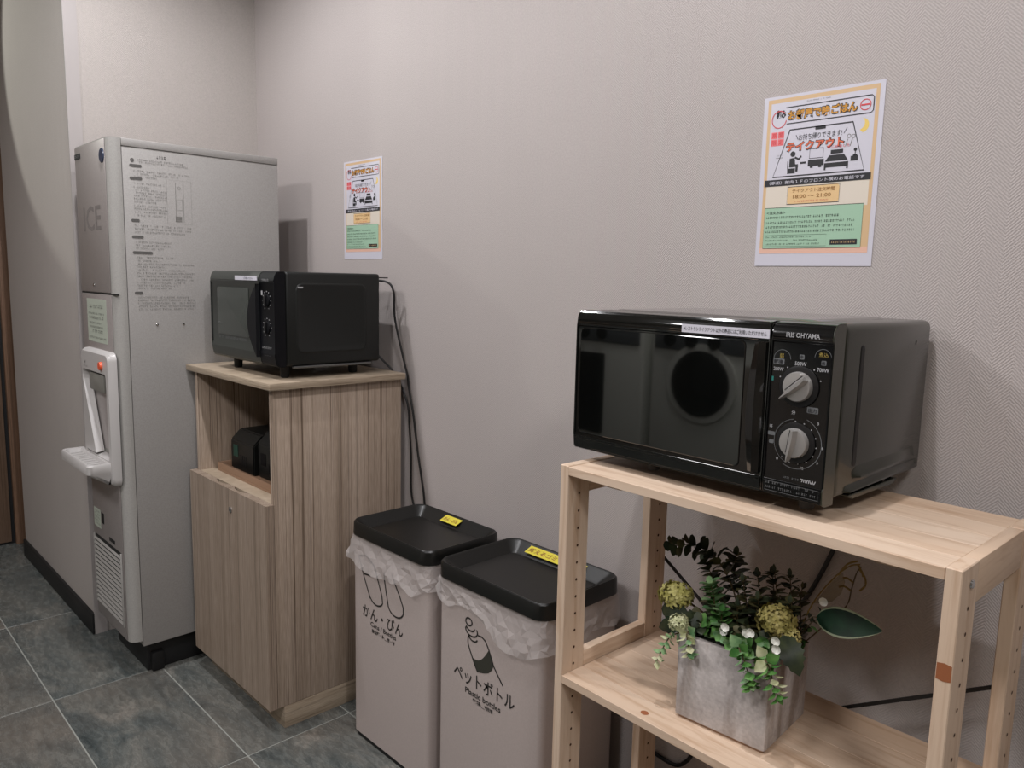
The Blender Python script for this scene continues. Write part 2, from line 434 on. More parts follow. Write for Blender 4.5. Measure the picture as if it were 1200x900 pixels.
# corridor door and its frame on the end wall
d = struct_root('door_1', (X_END + 0.02, -1.1, 0))
box('door_panel', X_END + 0.004, X_END + 0.012, -1.52, -0.632, 0.012, 2.06, 'door_wood', d, bev=0.001)
box('door_gap_shade', X_END + 0.001, X_END + 0.004, -1.53, -0.618, 0.0, 2.07, 'black', d)  # black sheet stands in for the shade in the gap round the panel
tube('door_handle', [(X_END + 0.014, -1.44, 0.98), (X_END + 0.05, -1.44, 0.98), (X_END + 0.055, -1.40, 0.98), (X_END + 0.055, -1.33, 0.98)], 0.008, 'steel', d)
box('trim_2', X_END, X_END + 0.03, -0.618, -0.50, 0, 2.12, 'jamb_wood', bev=0.002, kind='structure')

# floor: grout slab + every tile its own piece
floor = struct_root('floor', (0, 0, 0))
box('grout_bed', X_END - 0.1, X_R + 0.1, Y_BACK - 0.1, 0.1, -0.05, -0.0015, 'grout', floor)
TL, TW, GX, GY, GR = 0.6088, 0.2973, -2.7316, -0.8283, 0.0035
tile_me = None
for ix in range(-2, 8):
    for iy in range(-8, 3):
        x0 = GX + ix * TL; y0 = GY + iy * TW
        xa, xb, ya, yb = x0 + GR / 2, x0 + TL - GR / 2, y0 + GR / 2, y0 + TW - GR / 2
        if xb > X_R or xa < X_END - 0.7 or ya > 0 or yb < Y_BACK: continue
        if tile_me is None:
            bm = bmesh.new(); bbox(bm, 0, xb - xa, 0, yb - ya, -0.012, 0.0, 0.0012, 1)
            o = link('tile', bm, 'slate', floor, False, free=True); tile_me = o.data
        else:
            o = bpy.data.objects.new('tile', tile_me); COL.objects.link(o); o.parent = floor
        o.location = (xa, ya, 0)

# ================================================================== ceiling lamps and added fill lamps
def downlight(x, y, power, col, rad, label):
    t = thing('downlight', label, 'ceiling lamp', (x, y, CEIL - 0.012))  # the added wide fill lamps get the same housing
    R0 = max(rad, .045)
    circ = lambda r, z, n=32: [(x + r * math.cos(2 * math.pi * i / n), y + r * math.sin(2 * math.pi * i / n), z) for i in range(n)]
    bm = bmesh.new(); rings(bm, [circ(R0 + .017, CEIL), circ(R0 + .017, CEIL - 0.004), circ(R0 + .013, CEIL - 0.007), circ(R0 + .003, CEIL - 0.006), circ(R0 + .001, CEIL - 0.001)], True, False); link('trim_ring', bm, 'trim_white', t, True)
    bm = bmesh.new(); rings(bm, [circ(R0, CEIL - 0.0015)], False, True)
    if 'lens' not in MT: MT['lens'] = mat('lamp_lens', (255, 250, 240), 0.5, emis=(1, 0.95, 0.88, 2))
    link('lens', bm, 'lens', t)
    if rad > .1:
        ld = bpy.data.lights.new('fill_panel', 'AREA'); ld.shape = 'DISK'; ld.size = rad * 2
    else:
        ld = bpy.data.lights.new('lamp_bulb', 'SPOT'); ld.spot_size = math.radians(172); ld.spot_blend = 0.55; ld.shadow_soft_size = rad
    ld.energy = power; ld.color = col
    lo = bpy.data.objects.new(ld.name, ld); COL.objects.link(lo); lo.parent = t; lo.location = (0, 0, 0.004)
names = ['ceiling downlight above the ice machine end of the wall', 'ceiling downlight above the bins', 'ceiling downlight above the pine shelf',
         'added wide round fill lamp in front of the coin laundry machines', 'added wide round fill lamp in the middle of the room', 'added wide round fill lamp at the right end of the room']
for (x, y, p, c, rd_), lb in zip(DOWNLIGHTS_AND_FILL, names): downlight(x, y, p, c, rd_, lb)

rk = thing('spotlight', 'small white adjustable ceiling spotlight near the corridor door', 'spotlight', RAKE['loc'])
L0 = Vector(RAKE['loc']); A0 = (Vector(RAKE['aim']) - L0).normalized()
bm = bmesh.new(); tube_bm(bm, [L0 - A0 * 0.10, L0 - A0 * 0.012], 0.034, 20); link('spot_housing', bm, 'trim_white', rk, True)
bm = bmesh.new(); tube_bm(bm, [L0 - A0 * 0.06, Vector((L0.x - A0.x * 0.06, L0.y - A0.y * 0.06, CEIL))], 0.008, 10); link('spot_stem', bm, 'trim_white', rk, True)
ld = bpy.data.lights.new('spot_bulb', 'SPOT'); ld.energy = RAKE['power']; ld.color = (0.95, 0.97, 0.9); ld.spot_size = math.radians(RAKE['cone']); ld.spot_blend = RAKE['blend']; ld.shadow_soft_size = 0.02
lo = bpy.data.objects.new('spot_bulb', ld); COL.objects.link(lo); lo.parent = rk; lo.rotation_euler = A0.to_track_quat('-Z', 'Y').to_euler()

# ================================================================== ICE MACHINE
IX0, IX1, IYF, IYS, IYB, IZT = -2.399, -2.0852, -0.6263, -0.5937, -0.1287, 1.5854
t = thing('ice_machine', 'tall pale grey ice dispenser in the corner alcove left of the cabinet', 'ice machine', ((IX0 + IX1) / 2, -0.37, 0))
def frame_ring(z, r=0.026):
    pts = [(IX0, IYS, z), (IX0, IYF + 0.002, z), (IX0 + 0.002, IYF, z)]
    pts += [(IX1 - r + r * math.sin(a), IYF + r - r * math.cos(a), z) for a in [math.pi / 2 * i / 6 for i in range(7)]]
    pts += [(IX1, IYS, z)]
    return pts
bm = bmesh.new(); rings(bm, [frame_ring(0.1177), frame_ring(IZT)]); link('front_frame', bm, 'ice_frame', t, True)
box('cabinet_shell', IX0, IX1 - 0.0015, IYS + 0.002, IYB, 0.1, IZT - 0.0225, 'ice_side', t, bev=0.001)
box('side_panel', IX1 - 0.0012, IX1 + 0.0006, IYS + 0.0022, IYB - 0.001, 0.0995, IZT - 0.0255, 'ice_side', t, bev=0.0005)
box('top_cover', IX0, IX1 + 0.001, IYS + 0.001, IYB, IZT - 0.0215, IZT, 'ice_side', t, bev=0.002)
# upper and lower front panels sit proud of the frame by a hair
box('upper_front_panel', IX0 + 0.003, IX1 - 0.0285, IYF - 0.0022, IYF - 0.0004, 1.158, IZT - 0.004, 'ice_front', t, bev=0.0008)
box('panel_gap', IX0 + 0.002, IX1 - 0.0005, IYF - 0.0008, IYF + 0.012, 1.1525, 1.1565, 'ice_dark', t)
box('lower_front_panel', IX0 + 0.003, IX1 - 0.0285, IYF - 0.0022, IYF - 0.0004, 0.119, 1.1515, 'ice_front', t, bev=0.0008)
yp = IYF - 0.0026
bm = bmesh.new(); letter(bm, 'ICE', (-2.335, yp, 1.334), EX, EZ, 0.1, 0.0015, width=0.165, height=0.072); flat('lettering', bm, 'ice_letter', t, label='large grey letters ICE')
bm = bmesh.new(); rings(bm, [[(p[0], yp + 0.0003, p[2]) for p in disc_xz(-2.135, 1.5375, 0.021, 0, 24)], [(p[0], yp - 0.0025, p[2]) for p in disc_xz(-2.135, 1.5375, 0.018, 0, 24)]])
link('round_badge', bm, 'blue', t, True, label='round dark blue badge')
box('name_plate', -2.395, -2.338, yp - 0.001, yp + 0.0002, 1.548, 1.563, 'black', t)
bm = bmesh.new(); tiny_text(bm, (0, yp - 0.0013, 0), EX, EZ, -2.388, -2.345, 1.552, 0.007, random.Random(3)); flat('plate_print', bm, 'print_w', t)
bm = bmesh.new(); rings(bm, [disc_xz(-2.262, 1.178, 0.006, yp), disc_xz(-2.262, 1.178, 0.005, yp - 0.002)]); link('key_lock', bm, 'chrome', t, True)
box('instruction_sticker', -2.345, -2.16, yp - 0.0004, yp + 0.0001, 1.008, 1.137, 'label_pale', t)
bm = bmesh.new(); rn = random.Random(5); o_ = (0, yp - 0.0007, 0)
for z, h, a, b in ((1.108, .011, -2.32, -2.19), (1.090, .006, -2.33, -2.18), (1.076, .009, -2.325, -2.18), (1.062, .006, -2.325, -2.2), (1.05, .006, -2.325, -2.19), (1.036, .009, -2.3, -2.2), (1.018, .006, -2.335, -2.17)):
    tiny_text(bm, o_, EX, EZ, a, b, z, h, rn)
flat('sticker_print', bm, 'ink', t)

# dispenser: bezel with a deep chute opening and a tray that juts out
BX0, BX1, BZ0, BZ1, BY = -2.362, -2.098, 0.600, 0.985, -0.650
def hole_loop(y, x0, x1, z0, z1, r): return [(a, y, b) for a, b in rrect(x0, x1, z0, z1, r, 5)]
bm = bmesh.new()
rings(bm, [hole_loop(IYF - 0.001, BX0 - .004, BX1 + 0.006, BZ0 - .004, BZ1 + .004, .024), hole_loop(BY + .008, BX0 - .002, BX1 + .003, BZ0 - .002, BZ1 + .002, .022), hole_loop(BY, BX0 + 0.005, BX1 - .004, BZ0 + .005, BZ1 - .005, .02),
           hole_loop(BY - .001, BX0 + .02, BX1 - .022, .672, .925, .012), hole_loop(BY + .022, BX0 + .026, BX1 - .028, .68, .920, .012)], False, False)
link('dispenser_bezel', bm, 'ice_plastic', t, True)
bm = bmesh.new()
rings(bm, [hole_loop(BY + .020, BX0 + .024, BX1 - .026, .678, .921, .012), hole_loop(BY + .0225, BX0 + .03, BX1 - .04, .70, .918, .01)], False, True)
link('chute_recess', bm, 'ice_recess', t, False)
# a chute flap and slanted cheek inside the opening
bm = bmesh.new(); bbox(bm, -2.30, -2.16, BY + .004, BY + .016, .865, .918, .004, 2); link('chute_flap', bm, 'ice_recess', t, True)
bm = bmesh.new()
pr = [(BX0 + .022, BY - .002, .905), (BX0 + .034, BY + .018, .905), (BX0 + .13, BY + .018, .684), (BX0 + .13, BY - .004, .680), (BX0 + .022, BY - .004, .68)]
a = [bm.verts.new(p) for p in pr]; b = [bm.verts.new((p[0] - .004, p[1], p[2] - .002)) for p in pr]
bm.faces.new(a); bm.faces.new(list(reversed(b)))
for i in range(5): bm.faces.new((a[i], b[i], b[(i + 1) % 5], a[(i + 1) % 5]))
link('chute_cheek', bm, 'ice_plastic', t)
# tray
def tray_loop(z, ins, yb=BY + .004, yf=-0.712, xl=-2.40, xr=-2.112):
    r = 0.016
    pts = [(xl + ins, yb - (ins if ins > .006 else 0), z)]
    for i in range(5): a_ = math.pi / 2 * i / 4; pts.append((xl + ins + r - r * math.cos(a_), yf + ins + r - r * math.sin(a_), z))
    for i in range(5): a_ = math.pi / 2 * i / 4; pts.append((xr - ins - r + r * math.sin(a_), yf + ins + r - r * math.cos(a_), z))
    pts.append((xr - ins, yb - (ins if ins > .006 else 0), z)); return pts
bm = bmesh.new()
tl = [tray_loop(.628, .010, yf=-.668), tray_loop(.640, .001), tray_loop(.664, 0), tray_loop(.669, .003), tray_loop(.668, .010), tray_loop(.658, .014)]
tl[0] = [(x, y, .604) for x, y, z in tl[0]]
rings(bm, tl, True, True); link('drip_tray', bm, 'ice_plastic', t, True)
bm = bmesh.new()
for i in range(9): bbox(bm, -2.375 + i * .028, -2.361 + i * .028, -.695, -.66, .6585, .6605)
link('tray_grate', bm, 'ice_plastic', t, kind='stuff')
bm = bmesh.new(); rings(bm, [disc_xz(-2.155, .9475, .0125, BY - .001, 18), disc_xz(-2.155, .9475, .0115, BY - .008, 18)], True, True); link('push_button', bm, 'orange', t, True, label='round orange push button')
bm = bmesh.new(); letter(bm, 'H', (-2.318, BY - .0012, .942), EX, EZ, .012, .0003); tiny_text(bm, (0, BY - .0012, 0), EX, EZ, -2.33, -2.29, .932, .005, rn); flat('bezel_print', bm, 'ink', t)
# lower labels, slot and grille
box('lower_label', -2.385, -2.318, yp - .0004, yp + .0001, .415, .475, 'label_pale', t)
bm = bmesh.new()
for k in range(5): tiny_text(bm, o_, EX, EZ, -2.38, -2.325, .423 + .01 * k, .006, rn)
flat('lower_label_print', bm, 'ink', t)
box('card_slot', -2.31, -2.285, yp - .0004, yp + .0001, .438, .472, 'black', t)
box('latch_slot', -2.238, -2.185, yp - .0008, yp + .0001, .399, .411, 'ice_dark', t, bev=.0005)
box('grille_back', -2.384, -2.128, yp - .0002, yp + .0003, .158, .388, 'ice_dark', t)
NS = 15
for i in range(NS):
    z = .163 + i * (.222 / NS)
    bm = bmesh.new()
    sec = [(yp - .0003, z), (yp - .0042, z), (yp - .0046, z + .0012), (yp - .0005, z + .0068)]
    rings(bm, [[(-2.384, y, zz) for y, zz in sec], [(-2.128, y, zz) for y, zz in sec]])
    link('grille_slat', bm, 'ice_frame', t)
for xx in (-2.388, -2.128): box('grille_frame', xx, xx + .005, yp - .005, yp, .158, .388, 'ice_frame', t, bev=.001)
# printed instructions on the side panel
xs = IX1 + .0012; bm = bmesh.new(); rn = random.Random(11); o_ = (xs, 0, 0)
bmh = bmesh.new()
tiny_text(bmh, o_, EY, EZ, -.50, -.468, 1.538, .009, rn)
stroke(bmh, o_, EY, EZ, arc(-.566, 1.528, .0035, 0, 360, 12), .004)
for y0, y1, z in ((-.574, -.541, 1.5135), (-.5745, -.541, 1.4785), (-.5744, -.552, 1.3625), (-.5743, -.543, 1.3169), (-.5741, -.520, 1.2731), (-.5738, -.551, 1.1592)):
    poly(bmh, o_, EY, EZ, rrect(y0, y1, z - .004, z + .004, .0035, 3))
flat('side_headings', bmh, 'ink', t, kind='stuff')
for z, a, b in ((1.531, -.552, -.425), (1.524, -.548, -.41), (1.500, -.563, -.41), (1.492, -.56, -.44), (1.484, -.563, -.50),
                (1.466, -.562, -.478), (1.456, -.565, -.52), (1.448, -.565, -.475), (1.440, -.56, -.475), (1.432, -.565, -.475), (1.424, -.565, -.475), (1.415, -.565, -.505), (1.404, -.565, -.478), (1.396, -.565, -.475), (1.387, -.565, -.475), (1.378, -.56, -.48),
                (1.349, -.566, -.405), (1.340, -.566, -.405), (1.331, -.566, -.425), (1.303, -.565, -.465), (1.294, -.565, -.47), (1.285, -.565, -.49),
                (1.260, -.563, -.46), (1.251, -.565, -.50), (1.242, -.565, -.403), (1.234, -.565, -.49), (1.225, -.565, -.43), (1.216, -.565, -.403), (1.207, -.565, -.403), (1.198, -.565, -.405), (1.189, -.565, -.43), (1.181, -.565, -.45), (1.173, -.565, -.47),
                (1.147, -.564, -.42), (1.139, -.566, -.403), (1.130, -.566, -.403), (1.121, -.564, -.403), (1.113, -.564, -.403)):
    tiny_text(bm, o_, EY, EZ, a, b, z - .003, .0052, rn, fill=.85)
# small line drawing of the machine
stroke(bm, o_, EY, EZ, [(-.45, 1.366), (-.428, 1.366), (-.428, 1.478), (-.45, 1.478)], .0012, True)
stroke(bm, o_, EY, EZ, [(-.447, 1.40), (-.431, 1.40), (-.431, 1.43), (-.447, 1.43)], .0012, True)
stroke(bm, o_, EY, EZ, arc(-.44, 1.463, .004, 0, 360, 10), .001, True)
stroke(bm, o_, EY, EZ, [(-.475, 1.36), (-.405, 1.36), (-.405, 1.484), (-.475, 1.484)], .0005, True)
for k in range(4): quad(bm, o_, EY, EZ, -.452, -.434, 1.367 + k * .004, 1.3695 + k * .004)
flat('side_print', bm, 'ink_light', t, kind='stuff')
for y in (-.516, -.4403):
    bm = bmesh.new(); rings(bm, [[(IX1 + dx, y + r * math.cos(2 * math.pi * i / 10), 1.068 + r * math.sin(2 * math.pi * i / 10)) for i in range(10)] for dx, r in ((0, .0042), (.002, .0036), (.003, .0015))]); link('screw', bm, 'chrome', t, True)
box('plinth', IX0 + .004, IX1 - .035, -.572, IYB - .02, 0.0, .0975, 'base_black', t, bev=.002)
for y in (-.545, -.20):
    for x in (IX0 + .03, IX1 - .035): box('foot', x - .018, x + .018, y - .018, y + .018, 0.0005, .06, 'black', t, bev=.004)

# ================================================================== CABINET
KX0, KX1, KYF, KYB, KZT, KDZ, KDY, KZB = -2.058, -1.5617, -.4225, -.024, .9483, .6285, -.4457, .0638
t = thing('storage_cabinet', 'tall striped beige laminate cabinet with open niche, under the smaller microwave', 'cabinet', ((KX0 + KX1) / 2, -.22, 0))
TH = .018
box('side_panel', KX1 - TH, KX1, KYF, KYB, KZB, KZT - TH - .0005, 'lam_side', t, bev=.0007)
box('side_panel', KX0, KX0 + TH, KYF, KYB, KZB, KZT - TH - .0005, 'lam_side', t, bev=.0007)
box('back_panel', KX0 + TH + .0003, KX1 - TH - .0003, KYB - .008, KYB - .001, KZB, KZT - TH - .001, 'lam_front', t)
box('bottom_panel', KX0 + TH + .0003, KX1 - TH - .0003, KYF + .002, KYB - .009, KZB, KZB + TH, 'lam_h', t)
box('niche_shelf', KX0 + TH + .0003, KX1 - TH - .0003, KYF + .0005, KYB - .009, KDZ - .019, KDZ - .001, 'lam_h', t)
box('top_board', -2.081, -1.5818 + .041, KDY + .0185 - .012, KYB + .001, KZT - TH, KZT, 'lam_h', t, bev=.0015)
t_top = t
# door with two finger scoops cut in its top edge
def door_bm():
    bm = bmesh.new(); x0, x1 = KX0 - .002, KX1; y0, y1 = KDY, KYF - .0015
    xs_ = [x0]; ins = [0.0]
    def prof(x):
        for c in (-1.869, -1.750):
            d_ = abs(x - c) / .038
            if d_ < 1: return (1 - d_ * d_) ** .5 * .011
        return 0
    X = [x0, -1.93, -1.907] + [-1.907 + .0038 * i for i in range(1, 21)] + [-1.80, -1.788] + [-1.788 + .0038 * i for i in range(1, 21)] + [-1.69, x1]
    f, bk = [], []
    for x in X:
        q = prof(x)
        f.append((bm.verts.new((x, y0, KZB)), bm.verts.new((x, y0, KDZ))))
        bk.append((bm.verts.new((x, y1, KZB)), bm.verts.new((x, y1, KDZ)), bm.verts.new((x, y1 - q, KDZ)), bm.verts.new((x, y1 - q * .8, KDZ - q * 1.6)), bm.verts.new((x, y1, KDZ - q * 1.8))))
    for i in range(len(X) - 1):
        bm.faces.new((f[i][0], f[i + 1][0], f[i + 1][1], f[i][1]))
        bm.faces.new((f[i][1], f[i + 1][1], bk[i + 1][2], bk[i][2]))
        bm.faces.new((bk[i][2], bk[i + 1][2], bk[i + 1][3], bk[i][3])); bm.faces.new((bk[i][3], bk[i + 1][3], bk[i + 1][4], bk[i][4]))
        bm.faces.new((bk[i][4], bk[i + 1][4], bk[i + 1][0], bk[i][0])); bm.faces.new((f[i][0], bk[i][0], bk[i + 1][0], f[i + 1][0]))
    for i in (0, -1): bm.faces.new((f[i][0], f[i][1], bk[i][1], bk[i][0])) if i == 0 else bm.faces.new((f[i][0], bk[i][0], bk[i][1], f[i][1]))
    bmesh.ops.remove_doubles(bm, verts=bm.verts, dist=1e-6)
    return bm
dr = link('door', door_bm(), ['lam_front'], t)
bm = bmesh.new(); rings(bm, [disc_xz(-1.776, .570, .0085, KDY + .001, 20), disc_xz(-1.776, .570, .0085, KDY - .002, 20), disc_xz(-1.776, .570, .006, KDY - .003, 20)]); lk = link('door_lock', bm, 'chrome', dr, True)
box('keyway', -1.7768, -1.7752, KDY - .0034, KDY - .0028, .566, .574, 'black', dr)
box('plinth', KX0 + .012, -1.5617, -.4042, KYB - .002, 0.0, KZB - .0008, 'lam_h', t, bev=.001)

# tray and two black boxes in the niche
t = thing('wooden_tray', 'shallow reddish-brown wooden tray inside the cabinet niche', 'tray', (-1.82, -.25, KDZ))
TX0, TX1, TY0, TY1, TZ = -2.008, -1.605, -.381, -.09, KDZ - .001
MT['tray'] = mat('tray_wood', (158, 126, 102), 0.5)
box('tray_base', TX0, TX1, TY0, TY1, TZ, TZ + .006, 'tray', t, bev=.001)
for a in ((TX0, TX1, TY0, TY0 + .008), (TX0, TX1, TY1 - .008, TY1), (TX0, TX0 + .008, TY0 + .008, TY1 - .008), (TX1 - .008, TX1, TY0 + .008, TY1 - .008)):
    box('tray_rim', *a, TZ + .006, TZ + .026, 'tray', t, bev=.001)
def black_case(x0, x1, y0, y1, z1, label, tint):
    t = thing('payment_terminal', label, 'device', ((x0 + x1) / 2, (y0 + y1) / 2, TZ + .006))
    bm = bmesh.new(); z0 = TZ + .0065
    sec = [(y0, z0), (y0, z0 + (z1 - z0) * .75), (y0 + .03, z1), (y1, z1), (y1, z0)]
    rings(bm, [[(x0, y, z) for y, z in sec], [(x1, y, z) for y, z in sec]]); bmesh.ops.bevel(bm, geom=list(bm.edges), offset=.004, segments=2, affect='EDGES')
    link('case', bm, 'mwo_body', t, True)
    box('display', x0 + .02, x0 + .05, y0 - .001, y0 + .001, z0 + .04, z0 + .075, tint, t)
    for i in range(4): box('vent_slot', x0 + .065 + i * .012, x0 + .071 + i * .012, y0 - .0008, y0 + .001, z0 + .02, z0 + .05, 'black', t)
MT['teal_dim'] = mat('dark_teal_plastic', (16, 70, 60), 0.3)
black_case(-1.995, -1.842, -.345, -.12, .752, 'low black box with a dark teal window on the niche tray', 'teal_dim')
black_case(-1.835, -1.62, -.335, -.12, .768, 'taller plain black box at the right of the niche tray', 'mwo_dark')

# ================================================================== MICROWAVES
def xr(bm, sec, x0, x1, bev=0.0):
    rings(bm, [[(x0, y, z) for y, z in sec], [(x1, y, z) for y, z in sec]])
    if bev: bmesh.ops.bevel(bm, geom=list(bm.edges), offset=bev, segments=2, affect='EDGES', clamp_overlap=True)
def side_emboss(name, X, y0, y1, z0, z1, r, depth, mt, parent):
    """raised rounded panel on a +X face with a groove around it"""
    bm = bmesh.new(); L = lambda dx, i: [(X + dx, a, b) for a, b in rrect(y0 + i, y1 - i, z0 + i, z1 - i, max(r - i, .003), 5)]
    rings(bm, [L(-.0005, 0), L(depth * .6, .002), L(depth, .006), L(depth * .9, .010), L(depth * .3, .016)], False, True)
    return link(name, bm, mt, parent, True)

# --- larger microwave on the pine shelf (local frame, scaled 0.983) ---
S = 0.983
C0 = Vector((0.24373, -1.31570, 1.21921)); P0 = Vector((-.6462, -.3026, .9047)); P1 = C0 + (P0 - C0) * S
t = thing('microwave', 'large glossy black microwave with two silver dials on the pine shelf', 'microwave', P1, -.0373, world=False)
t.scale = (S, S, S)
ZB, ZT, W, D = .0205, .2663, .4618, .3281     # bottom, top, width, depth in local units (z = world z - .9047)
fp = [(.028, ZB), (.004, ZB), (-.0020, ZB + .004), (-.0035, ZB + .022), (0, ZB + .027), (0, ZT - .026), (-.0035, ZT - .022), (-.002, ZT - .010), (.004, ZT - .002), (.012, ZT), (.028, ZT)]
bm = bmesh.new(); xr(bm, fp, .0, .3705, .0022); dr = link('door', bm, 'mw_black', t, True)
bm = bmesh.new(); L = lambda y, i: [(a, y, b) for a, b in rrect(.010 + i, .332 - i, ZB + .031 + i, ZT - .030 - i, .008, 4)]
rings(bm, [L(.0006, 0), L(-.0012, .0), L(-.0016, .001)]); link('door_window', bm, 'mw_glass', dr, False)
bm = bmesh.new()
hp = []
for k in range(13):
    z = ZB + .030 + (ZT - ZB - .060) * k / 12; bow = math.sin(math.pi * k / 12)
    hp.append([(.349 - .006 * bow, .001, z), (.350 - .006 * bow, -.006 - .004 * bow, z), (.358, -.010 - .004 * bow, z), (.367, -.006, z), (.3685, .001, z)])
rings(bm, hp); link('door_handle', bm, 'mw_black', dr, True)
bm = bmesh.new(); xr(bm, fp, .3722, W, .0022); pn = link('control_panel', bm, 'mw_panel', t, True)
fs = [(.0285, ZB - .001), (.0045, ZB - .001), (-.003, ZB + .0035), (-.0045, ZB + .022), (-.001, ZB + .027), (-.001, ZT - .026), (-.0045, ZT - .022), (-.003, ZT - .009), (.0035, ZT - .001), (.012, ZT + .001), (.0285, ZT + .001)]
bm = bmesh.new(); xr(bm, fs, W - .0012, W + .0006, .0004); link('bezel_side', bm, 'mw_bezel', t, True)
bm = bmesh.new(); bbox(bm, .006, W, .0302, D, ZB + .004, ZT, .011, 3); link('body', bm, 'mw_body', t, True)
bm = bmesh.new()
L = lambda z, i: [(a, b, z) for a, b in rrect(.03 + i, W - .06 - i, .05 + i, D - .02 - i, .02, 4)]
rings(bm, [L(ZT - .0005, 0), L(ZT + .0022, .006), L(ZT + .0022, .01)]); link('top_plate', bm, 'mw_top', t, True)
side_emboss('side_emboss', W, .078, .292, ZB + .041, ZT - .028, .016, -.0, 'mw_body', t) if False else None
bm = bmesh.new()
# black strip painting the shade of a pressed groove (front), pressed ledges (bottom) on the side
rings(bm, [[(W + .0004, a, b) for a, b in rrect(.078, .090, ZB + .045, ZT - .030, .005, 4)], [(W + .0012, a, b) for a, b in rrect(.0795, .0885, ZB + .047, ZT - .032, .004, 4)]]); link('side_groove_shade', bm, 'black', t, False)
bm = bmesh.new(); sec = [(0, .0), (.009, .002), (.0085, .006), (.0, .018)]
rings(bm, [[(W - .0005 + dx * .0, .082, ZB + .027 + dz) for dx, dz in sec], [(W - .0005 + dx, .092, ZB + .027 + dz) for dx, dz in sec], [(W - .0005 + dx, .280, ZB + .029 + dz) for dx, dz in sec], [(W - .0005, .292, ZB + .031 + dz) for dx, dz in sec]]); link('side_ledge', bm, 'mw_body', t, True)
bm = bmesh.new(); sec = [(0, .0), (.007, .001), (.0065, .004), (.0, .011)]
rings(bm, [[(W - .0005, .058, ZB + .010 + dz) for dx, dz in sec], [(W - .0005 + dx, .066, ZB + .010 + dz) for dx, dz in sec], [(W - .0005 + dx, .300, ZB + .014 + dz) for dx, dz in sec], [(W - .0005, .309, ZB + .015 + dz) for dx, dz in sec]]); link('side_ledge', bm, 'mw_body', t, True)
bm = bmesh.new(); rings(bm, [[(W + dx, .1798 + r * math.cos(2 * math.pi * i / 12), ZB + .0125 + r * math.sin(2 * math.pi * i / 12)) for i in range(12)] for dx, r in ((-.001, .004), (.0048, .004), (.005, .003))]); link('side_screw', bm, 'black', t, True)
bm = bmesh.new(); rings(bm, [[(W - .001 + dx, a, b) for a, b in ((.084, ZB - .002), (.22, ZB - .002), (.235, ZB + .005), (.07, ZB + .005))] for dx in (-.03, .004)]); bmesh.ops.bevel(bm, geom=list(bm.edges), offset=.0012, segments=1, affect='EDGES')
link('bottom_flange', bm, 'mw_bezel', t, True)
box('side_scuff', W + .0001, W + .0006, .268, .274, ZT - .036, ZT - .030, 'mw_top', t)
for x, y in ((.152, .035), (.425, .03), (.152, .27), (.425, .27)):
    bm = bmesh.new(); rings(bm, [[(x + r * math.cos(2 * math.pi * i / 14), y + r * math.sin(2 * math.pi * i / 14), z) for i in range(14)] for r, z in ((.009, .0056), (.0105, .008), (.0115, ZB + .0045))]); link('foot', bm, 'black', t, True)
def knob(cx, cz, ang, parent, r=.0207):
    bm = bmesh.new(); y = -.001
    rings(bm, [disc_xz(cx, cz, r + .0075, y, 32), disc_xz(cx, cz, r + .0075, y - .0015, 32), disc_xz(cx, cz, r + .004, y - .0025, 32)]); ring_ = link('dial_ring', bm, 'knob_dark', parent, True)
    bm = bmesh.new(); rings(bm, [disc_xz(cx, cz, r, y - .002, 32), disc_xz(cx, cz, r * .99, y - .007, 32), disc_xz(cx, cz, r * .93, y - .0095, 32), disc_xz(cx, cz, r * .5, y - .0105, 32)])
    k_ = link('dial', bm, 'knob', parent, True)
    c_, s_ = math.cos(ang), math.sin(ang)
    def pt(a, b, yy): return (cx + a * c_ - b * s_, yy, cz + a * s_ + b * c_)
    bm = bmesh.new()
    prof = [(-r * .92, .0045), (-r * .4, .0065), (r * .4, .0055), (r * 1.22, .0008)]
    lo = [[pt(a, -b, y - .0085), pt(a, -b * .35, y - .0185), pt(a, b * .35, y - .0185), pt(a, b, y - .0085)] for a, b in prof]
    rings(bm, lo); link('dial_grip', bm, 'knob', k_, True)
    bm = bmesh.new(); stroke(bm, (0, y - .0112, 0), EX, EZ, [(cx - r * .85 * c_ - .006 * -s_, cz - r * .85 * s_ - .006 * c_), (cx + r * .7 * c_ - .006 * -s_, cz + r * .7 * s_ - .006 * c_)], .0011); flat('dial_line', bm, 'knob_dark', k_)
K1 = (.4174, 1.0846 - .9047); K2 = (.4180, 1.0069 - .9047)
knob(*K1, math.radians(222), t); knob(*K2, math.radians(262), t)
bm = bmesh.new(); o_ = (0, -.0044, 0)
letter(bm, 'IRIS OHYAMA', (.3955, -.0048, 1.1508 - .9047), EX, EZ, .01, .00015, width=.048, height=.0068)
o_ = (0, -.0003, 0); o2 = (0, -.0008, 0)
for k in range(8):
    a = math.radians(-25 + 205 * k / 7 + 0); 
for a in (20, 52, 90, 128, 160):
    cx, cz = K1[0] + .031 * math.cos(math.radians(a)), K1[1] + .031 * math.sin(math.radians(a)); poly(bm, o_, EX, EZ, [(cx + .0010 * math.cos(q), cz + .0010 * math.sin(q)) for q in [k * math.pi / 4 for k in range(8)]])
for a in range(-130, 120, 25):
    cx, cz = K2[0] + .0295 * math.cos(math.radians(a)), K2[1] + .0295 * math.sin(math.radians(a)); poly(bm, o_, EX, EZ, [(cx + .0010 * math.cos(q), cz + .0010 * math.sin(q)) for q in [k * math.pi / 4 for k in range(8)]])
letter(bm, '500W', (.4085, o_[1], .2082), EX, EZ, .006, .00008, width=.0165, height=.0055)
letter(bm, '200W', (.3775, o_[1], .1985), EX, EZ, .006, .00008, width=.015, height=.005)
letter(bm, '700W', (.4405, o_[1], .2025), EX, EZ, .006, .00008, width=.0165, height=.0055)
